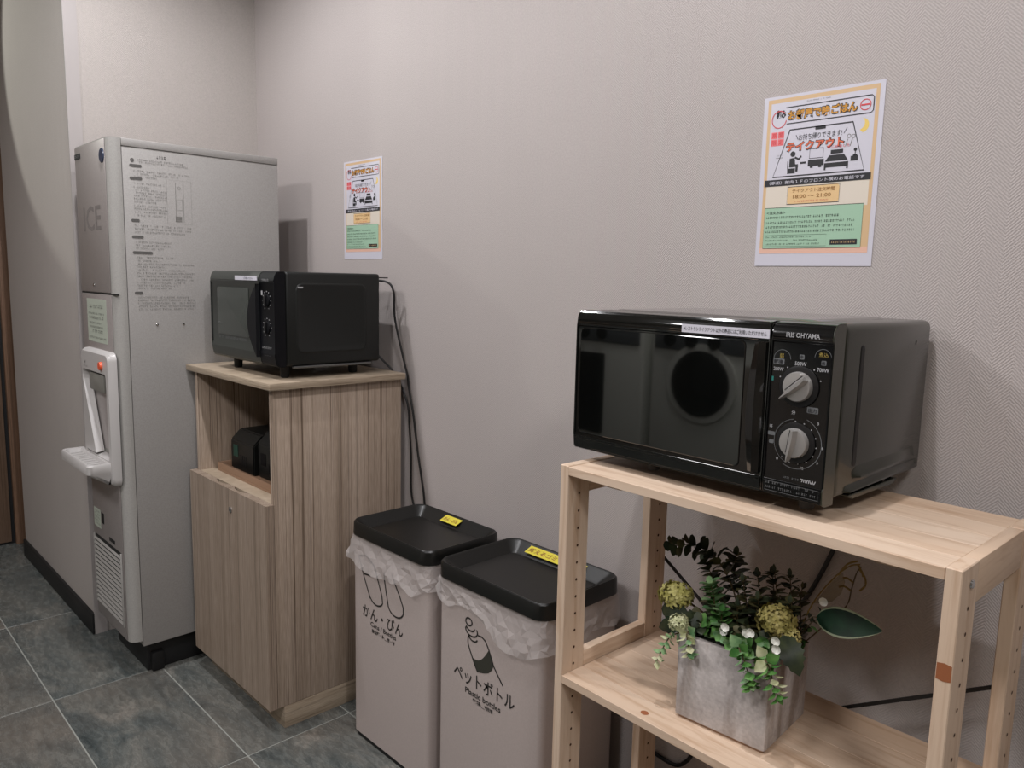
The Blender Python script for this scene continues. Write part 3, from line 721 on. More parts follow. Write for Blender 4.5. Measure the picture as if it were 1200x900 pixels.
letter(bm, '700W', (.4285, o_[1], .0470), EX, EZ, .008, .0002, width=.022, height=.007)
letter(bm, '分', (.4085, o_[1], .1405), EX, EZ, .007, .0001, width=.006, height=.0055)
letter(bm, '0', (.3905, o_[1], .0735), EX, EZ, .006, .0001, height=.0045); letter(bm, '15', (.3775, o_[1], .118), EX, EZ, .006, .0001, height=.004); letter(bm, '6', (.4548, o_[1], .099), EX, EZ, .006, .0001, height=.004)
letter(bm, '3', (.4465, o_[1], .131), EX, EZ, .006, .0001, height=.004); letter(bm, '9', (.449, o_[1], .077), EX, EZ, .006, .0001, height=.004); letter(bm, '12', (.427, o_[1], .0665), EX, EZ, .006, .0001, height=.004)
flat('panel_lettering', bm, 'print_w', t, kind='stuff')
bm = bmesh.new()
stroke(bm, o_, EX, EZ, arc(K2[0], K2[1], .0365, -118, 68, 20), .0009); stroke(bm, o_, EX, EZ, arc(K2[0], K2[1], .0325, 100, 250, 16), .0007)
for x0, x1, z0, z1 in ((.3765, .393, .2075, .2155), (.4305, .4465, .1455, .154), (.4145, .4215, .2170, .2235), (.4455, .4525, .2115, .218), (.3755, .386, .107, .1125), (.378, .385, .0955, .101)):
    poly(bm, o_, EX, EZ, rrect(x0, x1, z0, z1, .0012, 2))
stroke(bm, o_, EX, EZ, arc(.3895, .2155, .0125, 0, 180, 12), .0006); stroke(bm, o_, EX, EZ, arc(.4475, .2215, .0115, 0, 180, 12), .0006)
tiny_text(bm, o_, EX, EZ, .400, .427, .0495, .0032, random.Random(2))
for k in range(2): tiny_text(bm, (0, -.0042, 0), EX, EZ, .379, .455, .0385 - .0065 * k, .0035, random.Random(20 + k), fill=.7)
stroke(bm, (0, -.0042, 0), EX, EZ, [(.378, .0290), (.457, .0290), (.457, .0425), (.378, .0425)], .0005, True)
flat('panel_symbols', bm, 'print_g', t, kind='stuff')
bm = bmesh.new(); letter(bm, '解凍', (.3775, o2[1], .2085), EX, EZ, .006, .0001, width=.0135, height=.006); letter(bm, '強', (.4462, o2[1], .2123), EX, EZ, .005, .0001, height=.005); letter(bm, '中', (.4153, o2[1], .2178), EX, EZ, .005, .0001, height=.005); letter(bm, '出力', (.4325, o2[1], .1465), EX, EZ, .006, .0001, width=.012, height=.006); flat('panel_characters', bm, 'p_ink', t, kind='stuff')
bm = bmesh.new(); letter(bm, '弱', (.3855, o_[1], .2165), EX, EZ, .006, .0, height=.006); letter(bm, '煮込', (.4415, o_[1], .2225), EX, EZ, .006, .0, width=.013, height=.006); flat('gold_characters', bm, 'print_y', t)
bm = bmesh.new(); quad(bm, o_, EX, EZ, .3755, .3785, .184, .190); flat('teal_mark', bm, 'print_teal', t)
box('paper_strip', .223, .3705, -.0048, -.0042, ZT - .0245, ZT - .012, 'label_white', t, label='white strip with small Japanese print')
bm = bmesh.new(); letter(bm, '※レストランテイクアウト以外の商品にはご利用いただけません', (.2265, -.0051, ZT - .0215), EX, EZ, .006, .00004, width=.140, height=.0066); flat('strip_lettering', bm, 'p_ink', t)
mw2 = t
# power cord hanging behind the shelf (given in world coordinates, then taken to the local frame)
def to_local(o, p):
    M = Matrix.LocRotScale(o.location, o.rotation_euler, o.scale); return tuple(M.inverted() @ Vector(p))
pts = [(-.24, -.012, 1.10), (-.235, -.0075, 1.03), (-.25, -.0065, .90), (-.29, -.0065, .774), (-.330, -.0065, .672), (-.40, -.0065, .54), (-.541, -.0065, .266), (-.563, -.0065, .226), (-.594, -.0065, .203), (-.66, -.0065, .21), (-.69, -.0065, .24)]
tube('power_cord', [to_local(t, p) for p in pts], .0042, 'cord', t, sub=5)

# --- smaller microwave on the cabinet ---
MX0, MX1, MYF, MYB, MZ0, MZ1 = -1.982, -1.588, -.397, -.078, .981, 1.228
t = thing('microwave', 'smaller dull black microwave standing on the striped laminate cabinet', 'microwave', ((MX0 + MX1) / 2, -.24, KZT))
fp = [(MYF + .03, MZ0), (MYF + .012, MZ0), (MYF + .003, MZ0 + .006), (MYF - .002, MZ0 + .03), (MYF - .002, MZ0 + .036), (MYF, MZ0 + .04), (MYF, MZ1 - .03), (MYF - .003, MZ1 - .026), (MYF + .002, MZ1 - .008), (MYF + .010, MZ1), (MYF + .03, MZ1)]
wf = lambda p: MX0 + (MX1 - MX0) * ((p - 85) / 515) * (1 + .10 * (1 - (p - 85) / 515))
bm = bmesh.new(); xr(bm, fp, MX0, wf(482) - .001, .002); dr = link('door', bm, 'mwo_front', t, True)
bm = bmesh.new(); xr(bm, fp, wf(482), MX1, .002); link('control_panel', bm, 'mwo_dark', t, True)
bm = bmesh.new(); Lw = lambda y, i: [(a, y, b) for a, b in rrect(wf(140) + i, wf(395) - i, MZ0 + .068 + i, MZ1 - .045 - i, .006, 4)]
rings(bm, [Lw(MYF + .001, 0), Lw(MYF - .0012, 0), Lw(MYF - .0014, .001)]); link('door_window', bm, 'mwo_win', dr, True)
box('door_edge_gap', MX0 + .004, MX0 + .008, MYF - .001, MYF + .001, MZ0 + .045, MZ1 - .035, 'black', dr)
bm = bmesh.new()
la = [];
for k in range(15):
    f_ = k / 14; z = MZ0 + .022 + (MZ1 - .050 - MZ0 - .0) * 0 + (MZ1 - MZ0 - .055) * f_; bow = math.sin(math.pi * f_) ** .8
    x1_ = wf(480); x0_ = wf(478) - .058 * bow - .002
    la.append([(x0_, MYF - .001, z), (x0_ + .003, MYF - .009, z), (x1_ - .004, MYF - .010, z), (x1_, MYF - .001, z)])
rings(bm, la); link('door_handle', bm, 'mwo_dark', dr, True)
box('paper_strip', wf(298), wf(474), MYF - .0050, MYF - .0034, MZ1 - .0245, MZ1 - .013, 'label_white', dr, label='small white strip above the window')
bm = bmesh.new(); letter(bm, 'ご利用ください', (wf(370), MYF - .0054, MZ1 - .0225), EX, EZ, .006, .00004, width=.055, height=.0065); flat('strip_lettering', bm, 'blue', dr)
bm = bmesh.new(); tiny_text(bm, (0, MYF - .0018, 0), EX, EZ, wf(150), wf(395), MZ0 + .056, .008, random.Random(4)); flat('door_print', bm, 'print_g', dr)
for cz in (MZ1 - .075, MZ1 - .145):
    cx = wf(537); bm = bmesh.new(); rings(bm, [disc_xz(cx, cz, .017, MYF - .0002, 24), disc_xz(cx, cz, .0165, MYF - .003, 24), disc_xz(cx, cz, .012, MYF - .004, 24)]); kk = link('dial', bm, 'mwo_dark', t, True)
    box('dial_grip', cx - .003, cx + .003, MYF - .008, MYF - .0035, cz - .015, cz + .015, 'knob_dark', kk, bev=.001)
bm = bmesh.new(); rn = random.Random(9); o_ = (0, MYF - .0004, 0)
tiny_text(bm, (0, MYF - .0036, 0), EX, EZ, wf(510), wf(562), MZ1 - .026, .0065, rn, fill=1)
for cz in (MZ1 - .075, MZ1 - .145):
    for a in range(-60, 241, 30):
        cx = wf(537) + .0225 * math.cos(math.radians(a)); zz = cz + .0235 * math.sin(math.radians(a)); poly(bm, o_, EX, EZ, [(cx + .0017 * math.cos(q), zz + .0017 * math.sin(q)) for q in [k * math.pi / 3 for k in range(6)]])
tiny_text(bm, o_, EX, EZ, wf(495), wf(570), MZ0 + .046, .006, rn, fill=1)
poly(bm, o_, EX, EZ, rrect(wf(493), wf(505), MZ1 - .062, MZ1 - .050, .002, 2))
flat('panel_print', bm, 'print_w', t, kind='stuff')
bm = bmesh.new(); tiny_text(bm, (0, MYF - .0016, 0), EX, EZ, wf(515), wf(570), MZ0 + .028, .007, rn, fill=1); flat('badge_print', bm, 'print_g', t)
bm = bmesh.new(); bbox(bm, MX0 + .004, MX1 - .001, MYF + .031, MYB, MZ0 + .002, MZ1, .007, 3); link('body', bm, 'mwo_body', t, True)
bm = bmesh.new(); Ls = lambda dx, i: [(MX1 - .001 + dx, a, b) for a, b in rrect(MYF + .058 + i, MYB - .045 - i, MZ0 + .034 + i, MZ1 - .028 - i, max(.022 - i, .004), 5)]
rings(bm, [Ls(0, 0), Ls(.0022, .003), Ls(.0022, .006), Ls(.0008, .010)], False, True); link('side_emboss', bm, 'mwo_body', t, True)
box('side_label', MX1 + .0025, MX1 + .0031, MYF + .063, MYF + .078, MZ1 - .042, MZ1 - .038, 'print_w', t)
box('bottom_rail', MX1 - .012, MX1 + .002, MYF + .05, MYB - .03, MZ0 - .005, MZ0 + .0015, 'steel', t, bev=.002)
for x in (MX0 + .06, MX1 - .05):
    for y in (MYF + .05, MYB - .06):
        bm = bmesh.new(); rings(bm, [[(x + r * math.cos(2 * math.pi * i / 14), y + r * math.sin(2 * math.pi * i / 14), z) for i in range(14)] for r, z in ((.010, KZT + .0003), (.012, KZT + .004), (.013, MZ0 + .0015))]); link('foot', bm, 'black', t, True)
box('rear_spacer', MX1 - .05, MX1 - .042, MYB, MYB + .055, MZ1 - .012, MZ1 - .009, 'black', t)
bm = bmesh.new(); bbox(bm, MX1 - .05, MX1 - .040, MYB, MYB + .022, MZ1 - .068, MZ1 - .050, .002, 2); link('cord_clip', bm, 'black', t, True)
tube('power_cord', [(-1.640, -.082, 1.212), (-1.600, -.045, 1.205), (-1.586, -.033, 1.175), (-1.584, -.030, 1.10), (-1.555, -.017, .975), (-1.545, -.014, .942), (-1.54, -.012, .905), (-1.517, -.012, .823), (-1.497, -.012, .727), (-1.475, -.012, .64), (-1.462, -.012, .57), (-1.46, -.012, .42)], .0032, 'cord', t)
tube('plug_lead', [(-1.66, -.080, 1.03), (-1.645, -.04, .985), (-1.6, -.016, .935), (-1.548, -.012, .86), (-1.538, -.011, .79), (-1.53, -.0105, .70), (-1.528, -.0105, .60), (-1.51, -.0105, .545), (-1.49, -.0105, .50)], .003, 'cord', t)

# ================================================================== BINS
def make_bin(x0, x1, y0, y1, ztop, lt, name_label):
    t = thing('recycling_bin', name_label, 'bin', ((x0 + x1) / 2, (y0 + y1) / 2, 0))
    bx0, bx1, by0, by1 = x0 + .006, x1 - .008, y0 + .010, y1 - .006
    rr = lambda z, i: [(a, b, z) for a, b in rrect(bx0 + i, bx1 - i, by0 + i, by1 - i, .014, 4)]
    bm = bmesh.new(); rings(bm, [rr(.014, 0), rr(ztop - lt - .002, 0), rr(ztop - lt - .002, .004), rr(ztop - lt - .06, .004)], True, False); link('body', bm, 'bin', t, True)
    bm = bmesh.new(); rings(bm, [rr(.0003, .004), rr(.0125, .0025), rr(.0137, .006)]); link('base', bm, 'black', t, True)
    bm = bmesh.new(); R_ = .034
    L = lambda z, i: [(a, b, z) for a, b in rrect(x0 + i, x1 - i, y0 + i, y1 - i, max(R_ - i * .6, .008), 7)]
    zt = ztop
    ld = [L(zt - lt + .004, .006), L(zt - lt, .003), L(zt - lt, 0), L(zt - lt + .004, .0), L(zt - .004, .001), L(zt, .004), L(zt - .001, .007), L(zt - .004, .0095), L(zt - .021, .033), L(zt - .0245, .036), L(zt - .0245, .0385), L(zt - .0215, .041)]
    rings(bm, ld, False, True); link('lid', bm, 'lid', t, True)
    return t, (bx0, bx1, by0, by1)
def liner(bx, zt, front, rlabel, seed):
    bx0, bx1, by0, by1 = bx; N = 100; M_ = 7; rd = random.Random(int(seed))
    base = rrect(bx0 - .002, bx1 + .002, by0 - .002, by1 + .002, .016, 6)
    P = [Vector(p) for p in base]; P.append(P[0]); segs = [(P[i + 1] - P[i]).length for i in range(len(P) - 1)]; tot = sum(segs)
    bm = bmesh.new(); grid = []
    def interp(x):
        if x <= front[0][0]: return front[0][1]
        for (a, za), (b, zb) in zip(front, front[1:]):
            if x <= b: return za + (zb - za) * (x - a) / (b - a)
        return front[-1][1]
    def at(s):
        s %= tot; k = 0
        while s > segs[k] and k < len(segs) - 1: s -= segs[k]; k += 1
        d_ = (P[k + 1] - P[k]).normalized(); return P[k] + d_ * s, Vector((d_.y, -d_.x))
    for i in range(N):
        p, n_ = at(tot * i / N); zf = interp(p.x)
        if p.y > by0 + .02: zf = zt - .06 - .04 * noise.noise(Vector((p.y * 14, p.x, seed))) - .02 * (by1 - p.y) / (by1 - by0)
        col_ = []
        for j in range(M_):
            f = j / (M_ - 1); jit = 0 if j in (0,) else 1
            pp, nn = at(tot * (i + .38 * jit * rd.uniform(-1, 1)) / N)
            z = zt - (zt - zf) * min(1.0, max(0.0, f + (.035 * rd.uniform(-1, 1) if 0 < j < M_ - 1 else 0)))
            q = Vector((pp.x * 13 + z * 20, z * 17 + pp.y * 5, pp.y * 13 + seed)); q2 = Vector((pp.x * 36 - z * 30, z * 30 + pp.x * 12, pp.y * 36 + seed))
            a = abs(noise.noise(q)); b = abs(noise.noise(q2)); c_ = noise.noise(Vector((pp.x * 7, z * 3, pp.y * 7 + seed)))
            o_ = .0012 + (.15 + .85 * f) * (.009 * max(0, 1 - 3.2 * a) + .004 * max(0, 1 - 3.0 * b)) + f * .008 * (c_ + .4)
            if pp.x < bx0 + .004 and pp.y < by1 - .05: o_ += .010 * f
            o_ = max(o_, .0010)
            col_.append(bm.verts.new((pp.x + nn.x * o_, pp.y + nn.y * o_, z)))
        grid.append(col_)
    for i in range(N):
        a, b = grid[i], grid[(i + 1) % N]
        for j in range(M_ - 1):
            if (i + j) % 2: bm.faces.new((a[j], b[j], b[j + 1])); bm.faces.new((a[j], b[j + 1], a[j + 1]))
            else: bm.faces.new((a[j], b[j], a[j + 1])); bm.faces.new((b[j], b[j + 1], a[j + 1]))
    o = link('bin_liner', bm, 'film', None, True)
    o['label'] = rlabel; o['category'] = 'bin bag'; o['group'] = 'bin liners folded over the bins'
    for p in o.data.polygons: p.use_smooth = False
    return o

t, b1 = make_bin(-1.4293, -1.0935, -.2845, -.047, .5962, .0346, 'left beige recycling bin for cans and bottles with black lid, beside the cabinet')
yb = b1[2] - .0006; o_ = (0, yb, 0)
box('yellow_tape', -1.305, -1.232, -.066, -.064, .5825, .597, 'yellow', t) if False else None
bm = bmesh.new(); q0 = Vector((-1.303, -.0585, .5925)); ty = Vector((0, -.022, -.0085)).normalized()
quad(bm, q0, EX, ty, 0, .066, 0, .026); flat('yellow_tape', bm, 'yellow', t, label='yellow tape with Japanese handwriting')
bm = bmesh.new(); letter(bm, 'かん・びん', q0 + ty * .020 + Vector((.005, -.0002, .0005)), EX, -ty, .01, .0002, width=.055, height=.013); flat('tape_lettering', bm, 'p_brown', t)
bm = bmesh.new()
stroke(bm, o_, EX, EZ, [(-1.3815, .476), (-1.372, .458), (-1.352, .423), (-1.342, .4055)] + arc(-1.3145, .4165, .029, 205, 340, 10, .0205) + [(-1.290, .428), (-1.303, .455), (-1.314, .478), (-1.325, .497)], .0042)
stroke(bm, o_, EX, EZ, [(-1.3702, .4629), (-1.3419, .4665)], .004); stroke(bm, o_, EX, EZ, [(-1.3815, .476), (-1.395, .505), (-1.36, .515), (-1.325, .497)], .0042)
stroke(bm, o_, EX, EZ, [(-1.281, .495), (-1.2785, .472), (-1.272, .445), (-1.264, .417)] + arc(-1.231, .4185, .033, 195, 345, 10, .0245) + [(-1.2, .428), (-1.213, .45), (-1.232, .475), (-1.248, .50)], .0042)
letter(bm, 'かん・びん', (-1.377, yb, .349), EX, EZ, .03, .0003, width=.176, height=.034)
letter(bm, 'Cans / Bottles', (-1.341, yb, .3325), EX, EZ, .012, .0002, width=.112, height=.0125)
letter(bm, '易拉罐・瓶＿캔・병', (-1.336, yb, .3165), EX, EZ, .009, .0003, width=.100, height=.0105)
flat('front_lettering', bm, 'bin_ink', t, label='dark can and bottle outlines over Japanese lettering')
fr1 = [(-1.46, .500), (-1.4525, .494), (-1.4105, .4957), (-1.3472, .4813), (-1.2865, .4804), (-1.203, .4905), (-1.173, .4846), (-1.1484, .4727), (-1.1152, .4971), (-1.08, .505)]
liner(b1, .5962 - .034, fr1, 'crumpled translucent plastic liner hanging below the lid of the cans and bottles bin', 1.0)

t, b2 = make_bin(-1.0585, -.7170, -.2915, -.044, .5962, .0345, 'right beige recycling bin for plastic bottles with black lid, behind the pine shelf leg')
yb = b2[2] - .0006; o_ = (0, yb, 0)
bm = bmesh.new(); q0 = Vector((-.986, -.0555, .5925)); quad(bm, q0, EX, ty, 0, .176, 0, .026); flat('yellow_tape', bm, 'yellow', t, label='long yellow tape with Japanese handwriting')
bm = bmesh.new(); letter(bm, '燃えるゴミ・ペット', q0 + ty * .021 + Vector((.006, -.0002, .0005)), EX, -ty, .01, .0002, width=.16, height=.015); flat('tape_lettering', bm, 'p_brown', t)
bm = bmesh.new()
stroke(bm, o_, EX, EZ, arc(-.9486, .4835, .0105, 0, 360, 16, .0085), .0036, True)
stroke(bm, o_, EX, EZ, arc(-.943, .4725, .0135, 175, 365, 12, .008), .0036); stroke(bm, o_, EX, EZ, arc(-.9395, .466, .0195, 165, 395, 16, .0125), .0036)
stroke(bm, o_, EX, EZ, arc(-.9335, .453, .0135, 170, 350, 12, .009), .0036)
stroke(bm, o_, EX, EZ, [(-.9455, .4555), (-.951, .446), (-.9505, .434), (-.9435, .42), (-.9355, .4065), (-.928, .3935), (-.9174, .3797)], .0036)
stroke(bm, o_, EX, EZ, [(-.918, .4625), (-.906, .464), (-.8945, .459), (-.8885, .4515), (-.8828, .4431), (-.873, .425), (-.8674, .4134), (-.853, .397), (-.8378, .3811)], .0036)
letter(bm, 'ペットボトル', (-.997, yb, .3385), EX, EZ, .03, .0003, width=.195, height=.034)
letter(bm, 'Plastic bottles', (-.9575, yb, .3175), EX, EZ, .012, .0002, width=.114, height=.0135)
letter(bm, '塑料瓶＿페트병', (-.932, yb, .3035), EX, EZ, .009, .0003, width=.064, height=.0105)
flat('front_lettering', bm, 'bin_ink', t, label='dark bottle outline over Japanese lettering')
bm = bmesh.new(); pts = [(-.9355, .4065)] + [(-.9355 + .0527 * f, .4065 + .0366 * f - .014 * math.sin(math.pi * f)) for f in [k / 8 for k in range(1, 9)]] + [(-.873, .425), (-.8674, .4134), (-.872, .402), (-.883, .391), (-.898, .3845), (-.9174, .3797)]
poly(bm, (0, yb + .0001, 0), EX, EZ, pts); flat('bottle_label_print', bm, 'bin_ink2', t)
fr2 = [(-1.07, .54), (-1.0571, .538), (-1.0413, .5109), (-1.0137, .4981), (-.9671, .5196), (-.9161, .5099), (-.8671, .4969), (-.8508, .4767), (-.8146, .4682), (-.77, .469), (-.7372, .4872), (-.70, .505)]
liner(b2, .5962 - .034, fr2, 'crumpled translucent plastic liner hanging below the lid of the plastic bottles bin', 5.0)

# ================================================================== PINE SHELF (local frame)
SW, SD, SPW, SPD, SZT, SZM, SBT = .6237, .2869, .018, .0555, .91, .5338, .0145
SR = -.0289; SLOC = (-.6171, -.3675, 0)
t = thing('pine_shelf', 'open pine wood shelf rack carrying the large microwave and the planter', 'shelf', SLOC, SR, world=False)
shelf = t
def post(x0, yy, hole_out):
    bm = bmesh.new(); bbox(bm, x0, x0 + SPW, yy, yy + SPD, 0.0004, SZT, .0012, 1); return link('post', bm, 'pine_z', t)
hole_me = None
for x0 in (0, SW - SPW):
    for yy in (0, SD - SPD):
        p = post(x0, yy, 1)
        hy = yy + .029
        bm = bmesh.new()
        for k in range(24):
            z = SZT - .0515 - .0312 * k if True else 0
            if z < .08: break
            for xf, s_ in ((x0 - .0004, 1), (x0 + SPW + .0004, 1)):
                vs = [bm.verts.new((xf, hy + .0026 * math.cos(a), z + .0026 * math.sin(a))) for a in [2 * math.pi * i / 8 for i in range(8)]]; bm.faces.new(vs)
        link('pin_holes', bm, 'pin_hole', p, kind='stuff')
    # rails between the posts
    box('rail', x0 + .0005, x0 + SPW - .0005, SPD + .0003, SD - SPD - .0003, SZT - .0525, SZT - .0004, 'pine_y', t, bev=.001)
    box('rail', x0 + .0005, x0 + SPW - .0005, SPD + .0003, SD - SPD - .0003, .520, .562, 'pine_y', t, bev=.001)
    box('rail', x0 + .0005, x0 + SPW - .0005, SPD + .0003, SD - SPD - .0003, .10, .142, 'pine_y', t, bev=.001)
# boards: each laid from glued planks
def board(zt, x0, x1, lip=0.0):
    ws = [.052, .061, .055, .060, .0569]; y = 0
    for i, w_ in enumerate(ws):
        y1 = min(y + w_, SD - .001) if i < 4 else SD - .001
        bm = bmesh.new(); bbox(bm, x0, x1, y + .0001, y1 - .0001, zt - SBT, zt, .0006, 1); link('plank', bm, 'pine_x', t); y = y1
    for i in (0.06, x1 - x0 - .09):
        box('batten', x0 + i, x0 + i + .03, .03, SD - .03, zt - SBT - .012, zt - SBT - .0003, 'pine_y', t, bev=.001)
board(SZT - .0016, SPW + .0004, SW - SPW - .0004); board(SZM, SPW + .0004, SW - SPW - .0004); board(.12, SPW + .0004, SW - SPW - .0004)
def disc_y(bm, x, y, z, rx, rz, n=12):
    bm.faces.new([bm.verts.new((x + rx * math.cos(2 * math.pi * i / n), y, z + rz * math.sin(2 * math.pi * i / n))) for i in range(n)])
bm = bmesh.new(); bm.faces.new([bm.verts.new((SW - SPW + .001 + a * .016, -.0003, .7775 + b)) for a, b in ((0, 0), (.5, -.0015), (1, 0), (1, .009), (1, .019), (.5, .0205), (0, .019), (0, .009))]); link('knot', bm, 'knot', t)
bm = bmesh.new(); bm.faces.new([bm.verts.new((.187 + .007 * math.cos(a), .018 + .006 * math.sin(a), SZM + .0003)) for a in [2 * math.pi * i / 12 for i in range(12)]]); link('knot', bm, 'knot', t)
for x, nx in ((SW + .0003, 1), (-.0003, -1)):
    bm = bmesh.new(); rings(bm, [[(x + nx * d_, .033 + r * math.cos(2 * math.pi * i / 12), .887 + r * math.sin(2 * math.pi * i / 12)) for i in range(12)] for d_, r in ((0, .0055), (.002, .005), (.003, .002))]); link('bolt', bm, 'chrome', t, True)
# steel cross brace on the back
yb_ = SD + .0006
bm = bmesh.new()
for (xa, za, xb, zb, yy) in ((.008, .685, .615, .275, 0), (.615, .668, .008, .300, .0035)):
    v = Vector((xb - xa, 0, zb - za)).normalized(); n_ = Vector((-v.z, 0, v.x)) * .0028
    A, B = Vector((xa, yb_ + yy, za)), Vector((xb, yb_ + yy, zb))
    rings(bm, [[A + n_, A - n_, A - n_ + Vector((0, .003, 0)), A + n_ + Vector((0, .003, 0))], [B + n_, B - n_, B - n_ + Vector((0, .003, 0)), B + n_ + Vector((0, .003, 0))]])
link('cross_brace', bm, 'black', t)

# ================================================================== PLANTER
PR = .061; PC = Vector((-.3936, -.3253, SZM)); cP, sP = math.cos(PR), math.sin(PR)
PWX, PWY, PH = .1505, .1475, .140
t = thing('planter', 'square grey weathered concrete planter of artificial foliage on the middle shelf', 'planter', PC, PR, world=False)
pinv = Matrix.LocRotScale(PC, Matrix.Rotation(PR, 3, 'Z').to_euler(), Vector((1, 1, 1))).inverted()
LP = lambda p: pinv @ Vector(p)
bm = bmesh.new(); sq = lambda z, i: [(a, b, z) for a, b in rrect(i, PWX - i, i, PWY - i, .004, 2)]
rings(bm, [sq(.0035, .003), sq(.006, .0), sq(PH - .002, -.0005), sq(PH, .001), sq(PH, .008), sq(PH - .02, .010)], True, True); link('pot', bm, 'concrete', t, True)
bm = bmesh.new(); rings(bm, [sq(.0004, .004), sq(.0035, .004)]); link('pot_foot', bm, 'tray', t)
bm = bmesh.new(); rings(bm, [sq(PH - .019, .0105), sq(PH - .004, .0105), sq(PH - .001, .03)]); link('moss', bm, 'soil', t, True)

def leaf(bm, p, d_, up, ln, wd, mi=0, shape='round', fold=.18, curl=.15):
    p, d_, up = Vector(p), Vector(d_).normalized(), Vector(up)
    s_ = d_.cross(up)
    if s_.length < 1e-4: s_ = d_.cross(Vector((1, 0, .2)))
    s_.normalize(); n_ = s_.cross(d_).normalized()
    prof = {'round': ((0, .12), (.2, .75), (.5, 1.0), (.8, .78), (1, .12)), 'point': ((0, .1), (.25, .8), (.45, 1.0), (.75, .6), (1, .03)), 'petal': ((0, .25), (.4, .9), (.75, 1.0), (1, .5))}[shape]
    rows = []
    for f, w_ in prof:
        c = p + d_ * ln * f + n_ * (-curl * ln * f * f); h = wd * .5 * w_
        rows.append((bm.verts.new(c - s_ * h + n_ * fold * h), bm.verts.new(c), bm.verts.new(c + s_ * h + n_ * fold * h)))
    for a, b in zip(rows, rows[1:]):
        for q in ((a[0], a[1], b[1], b[0]), (a[1], a[2], b[2], b[1])):
            f = bm.faces.new(q); f.material_index = mi; f.smooth = True
def rvec(r): return Vector((r.uniform(-1, 1), r.uniform(-1, 1), r.uniform(-1, 1))).normalized()
def sprig(name, pts, n, ln, wd, mats, seed, shape='round', spread=1.0, r0=.0014, jit=.3, double=False, label=None, start=.1):
    r = random.Random(seed); P = smooth_path([LP(p) for p in pts], 6); bm = bmesh.new(); tube_bm(bm, P, r0, 5, 0, .5)
    for i in range(n):
        f = start + (1 - start) * i / max(n - 1, 1); k = min(int(f * (len(P) - 1)), len(P) - 2); c = P[k].lerp(P[k + 1], f * (len(P) - 1) - k)
        ax = (P[k + 1] - P[k]).normalized(); ang = i * 2.4 if not double else i * 1.57
        a = ax.orthogonal().normalized(); b = ax.cross(a)
        for q in ((0, math.pi) if double else (0,)):
            out = a * math.cos(ang + q) + b * math.sin(ang + q)
            d_ = (out * spread + ax * .55 + rvec(r) * jit).normalized(); s = 1.45 * r.uniform(.75, 1.15) * (1 - .3 * f)
            leaf(bm, c + out * r0, d_, ax, ln * s, wd * s * 1.15, 1 + (r.random() < .3 and len(mats) > 2), shape, .2, .2)
    leaf(bm, P[-1], (P[-1] - P[-3]), Vector((0, -1, .3)), ln * .8, wd * .7, 1, shape)
    return link(name, bm, [MT[m_] for m_ in mats], t, False, free=True, label=label)
def floret_ball(name, c, R_, n, mats, seed, sq_=(1, 1, 1), label=None, stem=None):
    r = random.Random(seed); bm = bmesh.new(); c = LP(c)
    if stem: tube_bm(bm, smooth_path([LP(stem), (LP(stem) + c) / 2 + Vector((0, 0, .004)), c], 4), .0018, 6, 1)
    for i in range(n):
        z = 1 - 1.75 * (i + .5) / n; rr = math.sqrt(max(0, 1 - z * z)); a = i * 2.39996
        d_ = Vector((rr * math.cos(a) * sq_[0], rr * math.sin(a) * sq_[1], z * sq_[2])); p = c + d_ * R_ * r.uniform(.62, 1.02); dn = d_.normalized()
        u = dn.orthogonal().normalized(); v = dn.cross(u); ph = r.uniform(0, 3)
        for k in range(4):
            q = ph + k * math.pi / 2; leaf(bm, p, u * math.cos(q) + v * math.sin(q) + dn * .9, dn, R_ * .30, R_ * .20, 0, 'petal', .1, .5)
    bm2 = [v for v in bm.verts]
    return link(name, bm, [MT[mats[0]], MT[mats[1]]], t, False, free=True, label=label)

sp = 'leafy_sprig'
sprig(sp, [(-.334, -.24, .665), (-.347, -.24, .724), (-.372, -.24, .765), (-.405, -.24, .788), (-.442, -.242, .786), (-.468, -.243, .776)], 34, .019, .015, ['stem', 'lf_dark', 'lf_olive'], 1, start=.28, label='tall dark sprig arching to the left')
sprig(sp, [(-.339, -.22, .665), (-.352, -.22, .716), (-.362, -.22, .757), (-.362, -.22, .785)], 26, .019, .015, ['stem', 'lf_dark', 'lf_olive'], 2, start=.2)
sprig(sp, [(-.345, -.25, .66), (-.362, -.25, .715), (-.388, -.25, .755), (-.40, -.25, .770)], 24, .018, .014, ['stem', 'lf_dark', 'lf_olive'], 3, start=.2)
for i, (a, b) in enumerate((((-.306, -.22, .665), (-.322, -.22, .762)), ((-.287, -.2, .665), (-.304, -.2, .768)), ((-.268, -.2, .665), (-.278, -.2, .768)), ((-.318, -.24, .67), (-.333, -.245, .757)), ((-.296, -.25, .665), (-.298, -.26, .742)), ((-.262, -.24, .665), (-.252, -.25, .748)), ((-.30, -.19, .665), (-.315, -.185, .757)), ((-.325, -.27, .67), (-.318, -.285, .732)), ((-.355, -.27, .665), (-.372, -.28, .742)))):
    mid = (Vector(a) + Vector(b)) / 2 + Vector((.004, -.004, 0))
    sprig(sp, [a, tuple(mid), b], 26, .017, .011, ['stem', 'lf_dark', 'lf_olive'], 10 + i, 'point' if i % 2 else 'round', start=.12)
for i, p in enumerate(((-.30, -.30, .700), (-.335, -.30, .70), (-.265, -.285, .70), (-.365, -.31, .695), (-.28, -.31, .69), (-.25, -.26, .69), (-.385, -.30, .690))):
    sprig(sp, [(p[0] + .005, p[1] + .03, .665), (p[0], p[1] + .012, .685), p], 16, .016, .012, ['stem', 'lf_dark', 'lf_green' if i % 2 else 'lf_olive'], 40 + i, start=.05)
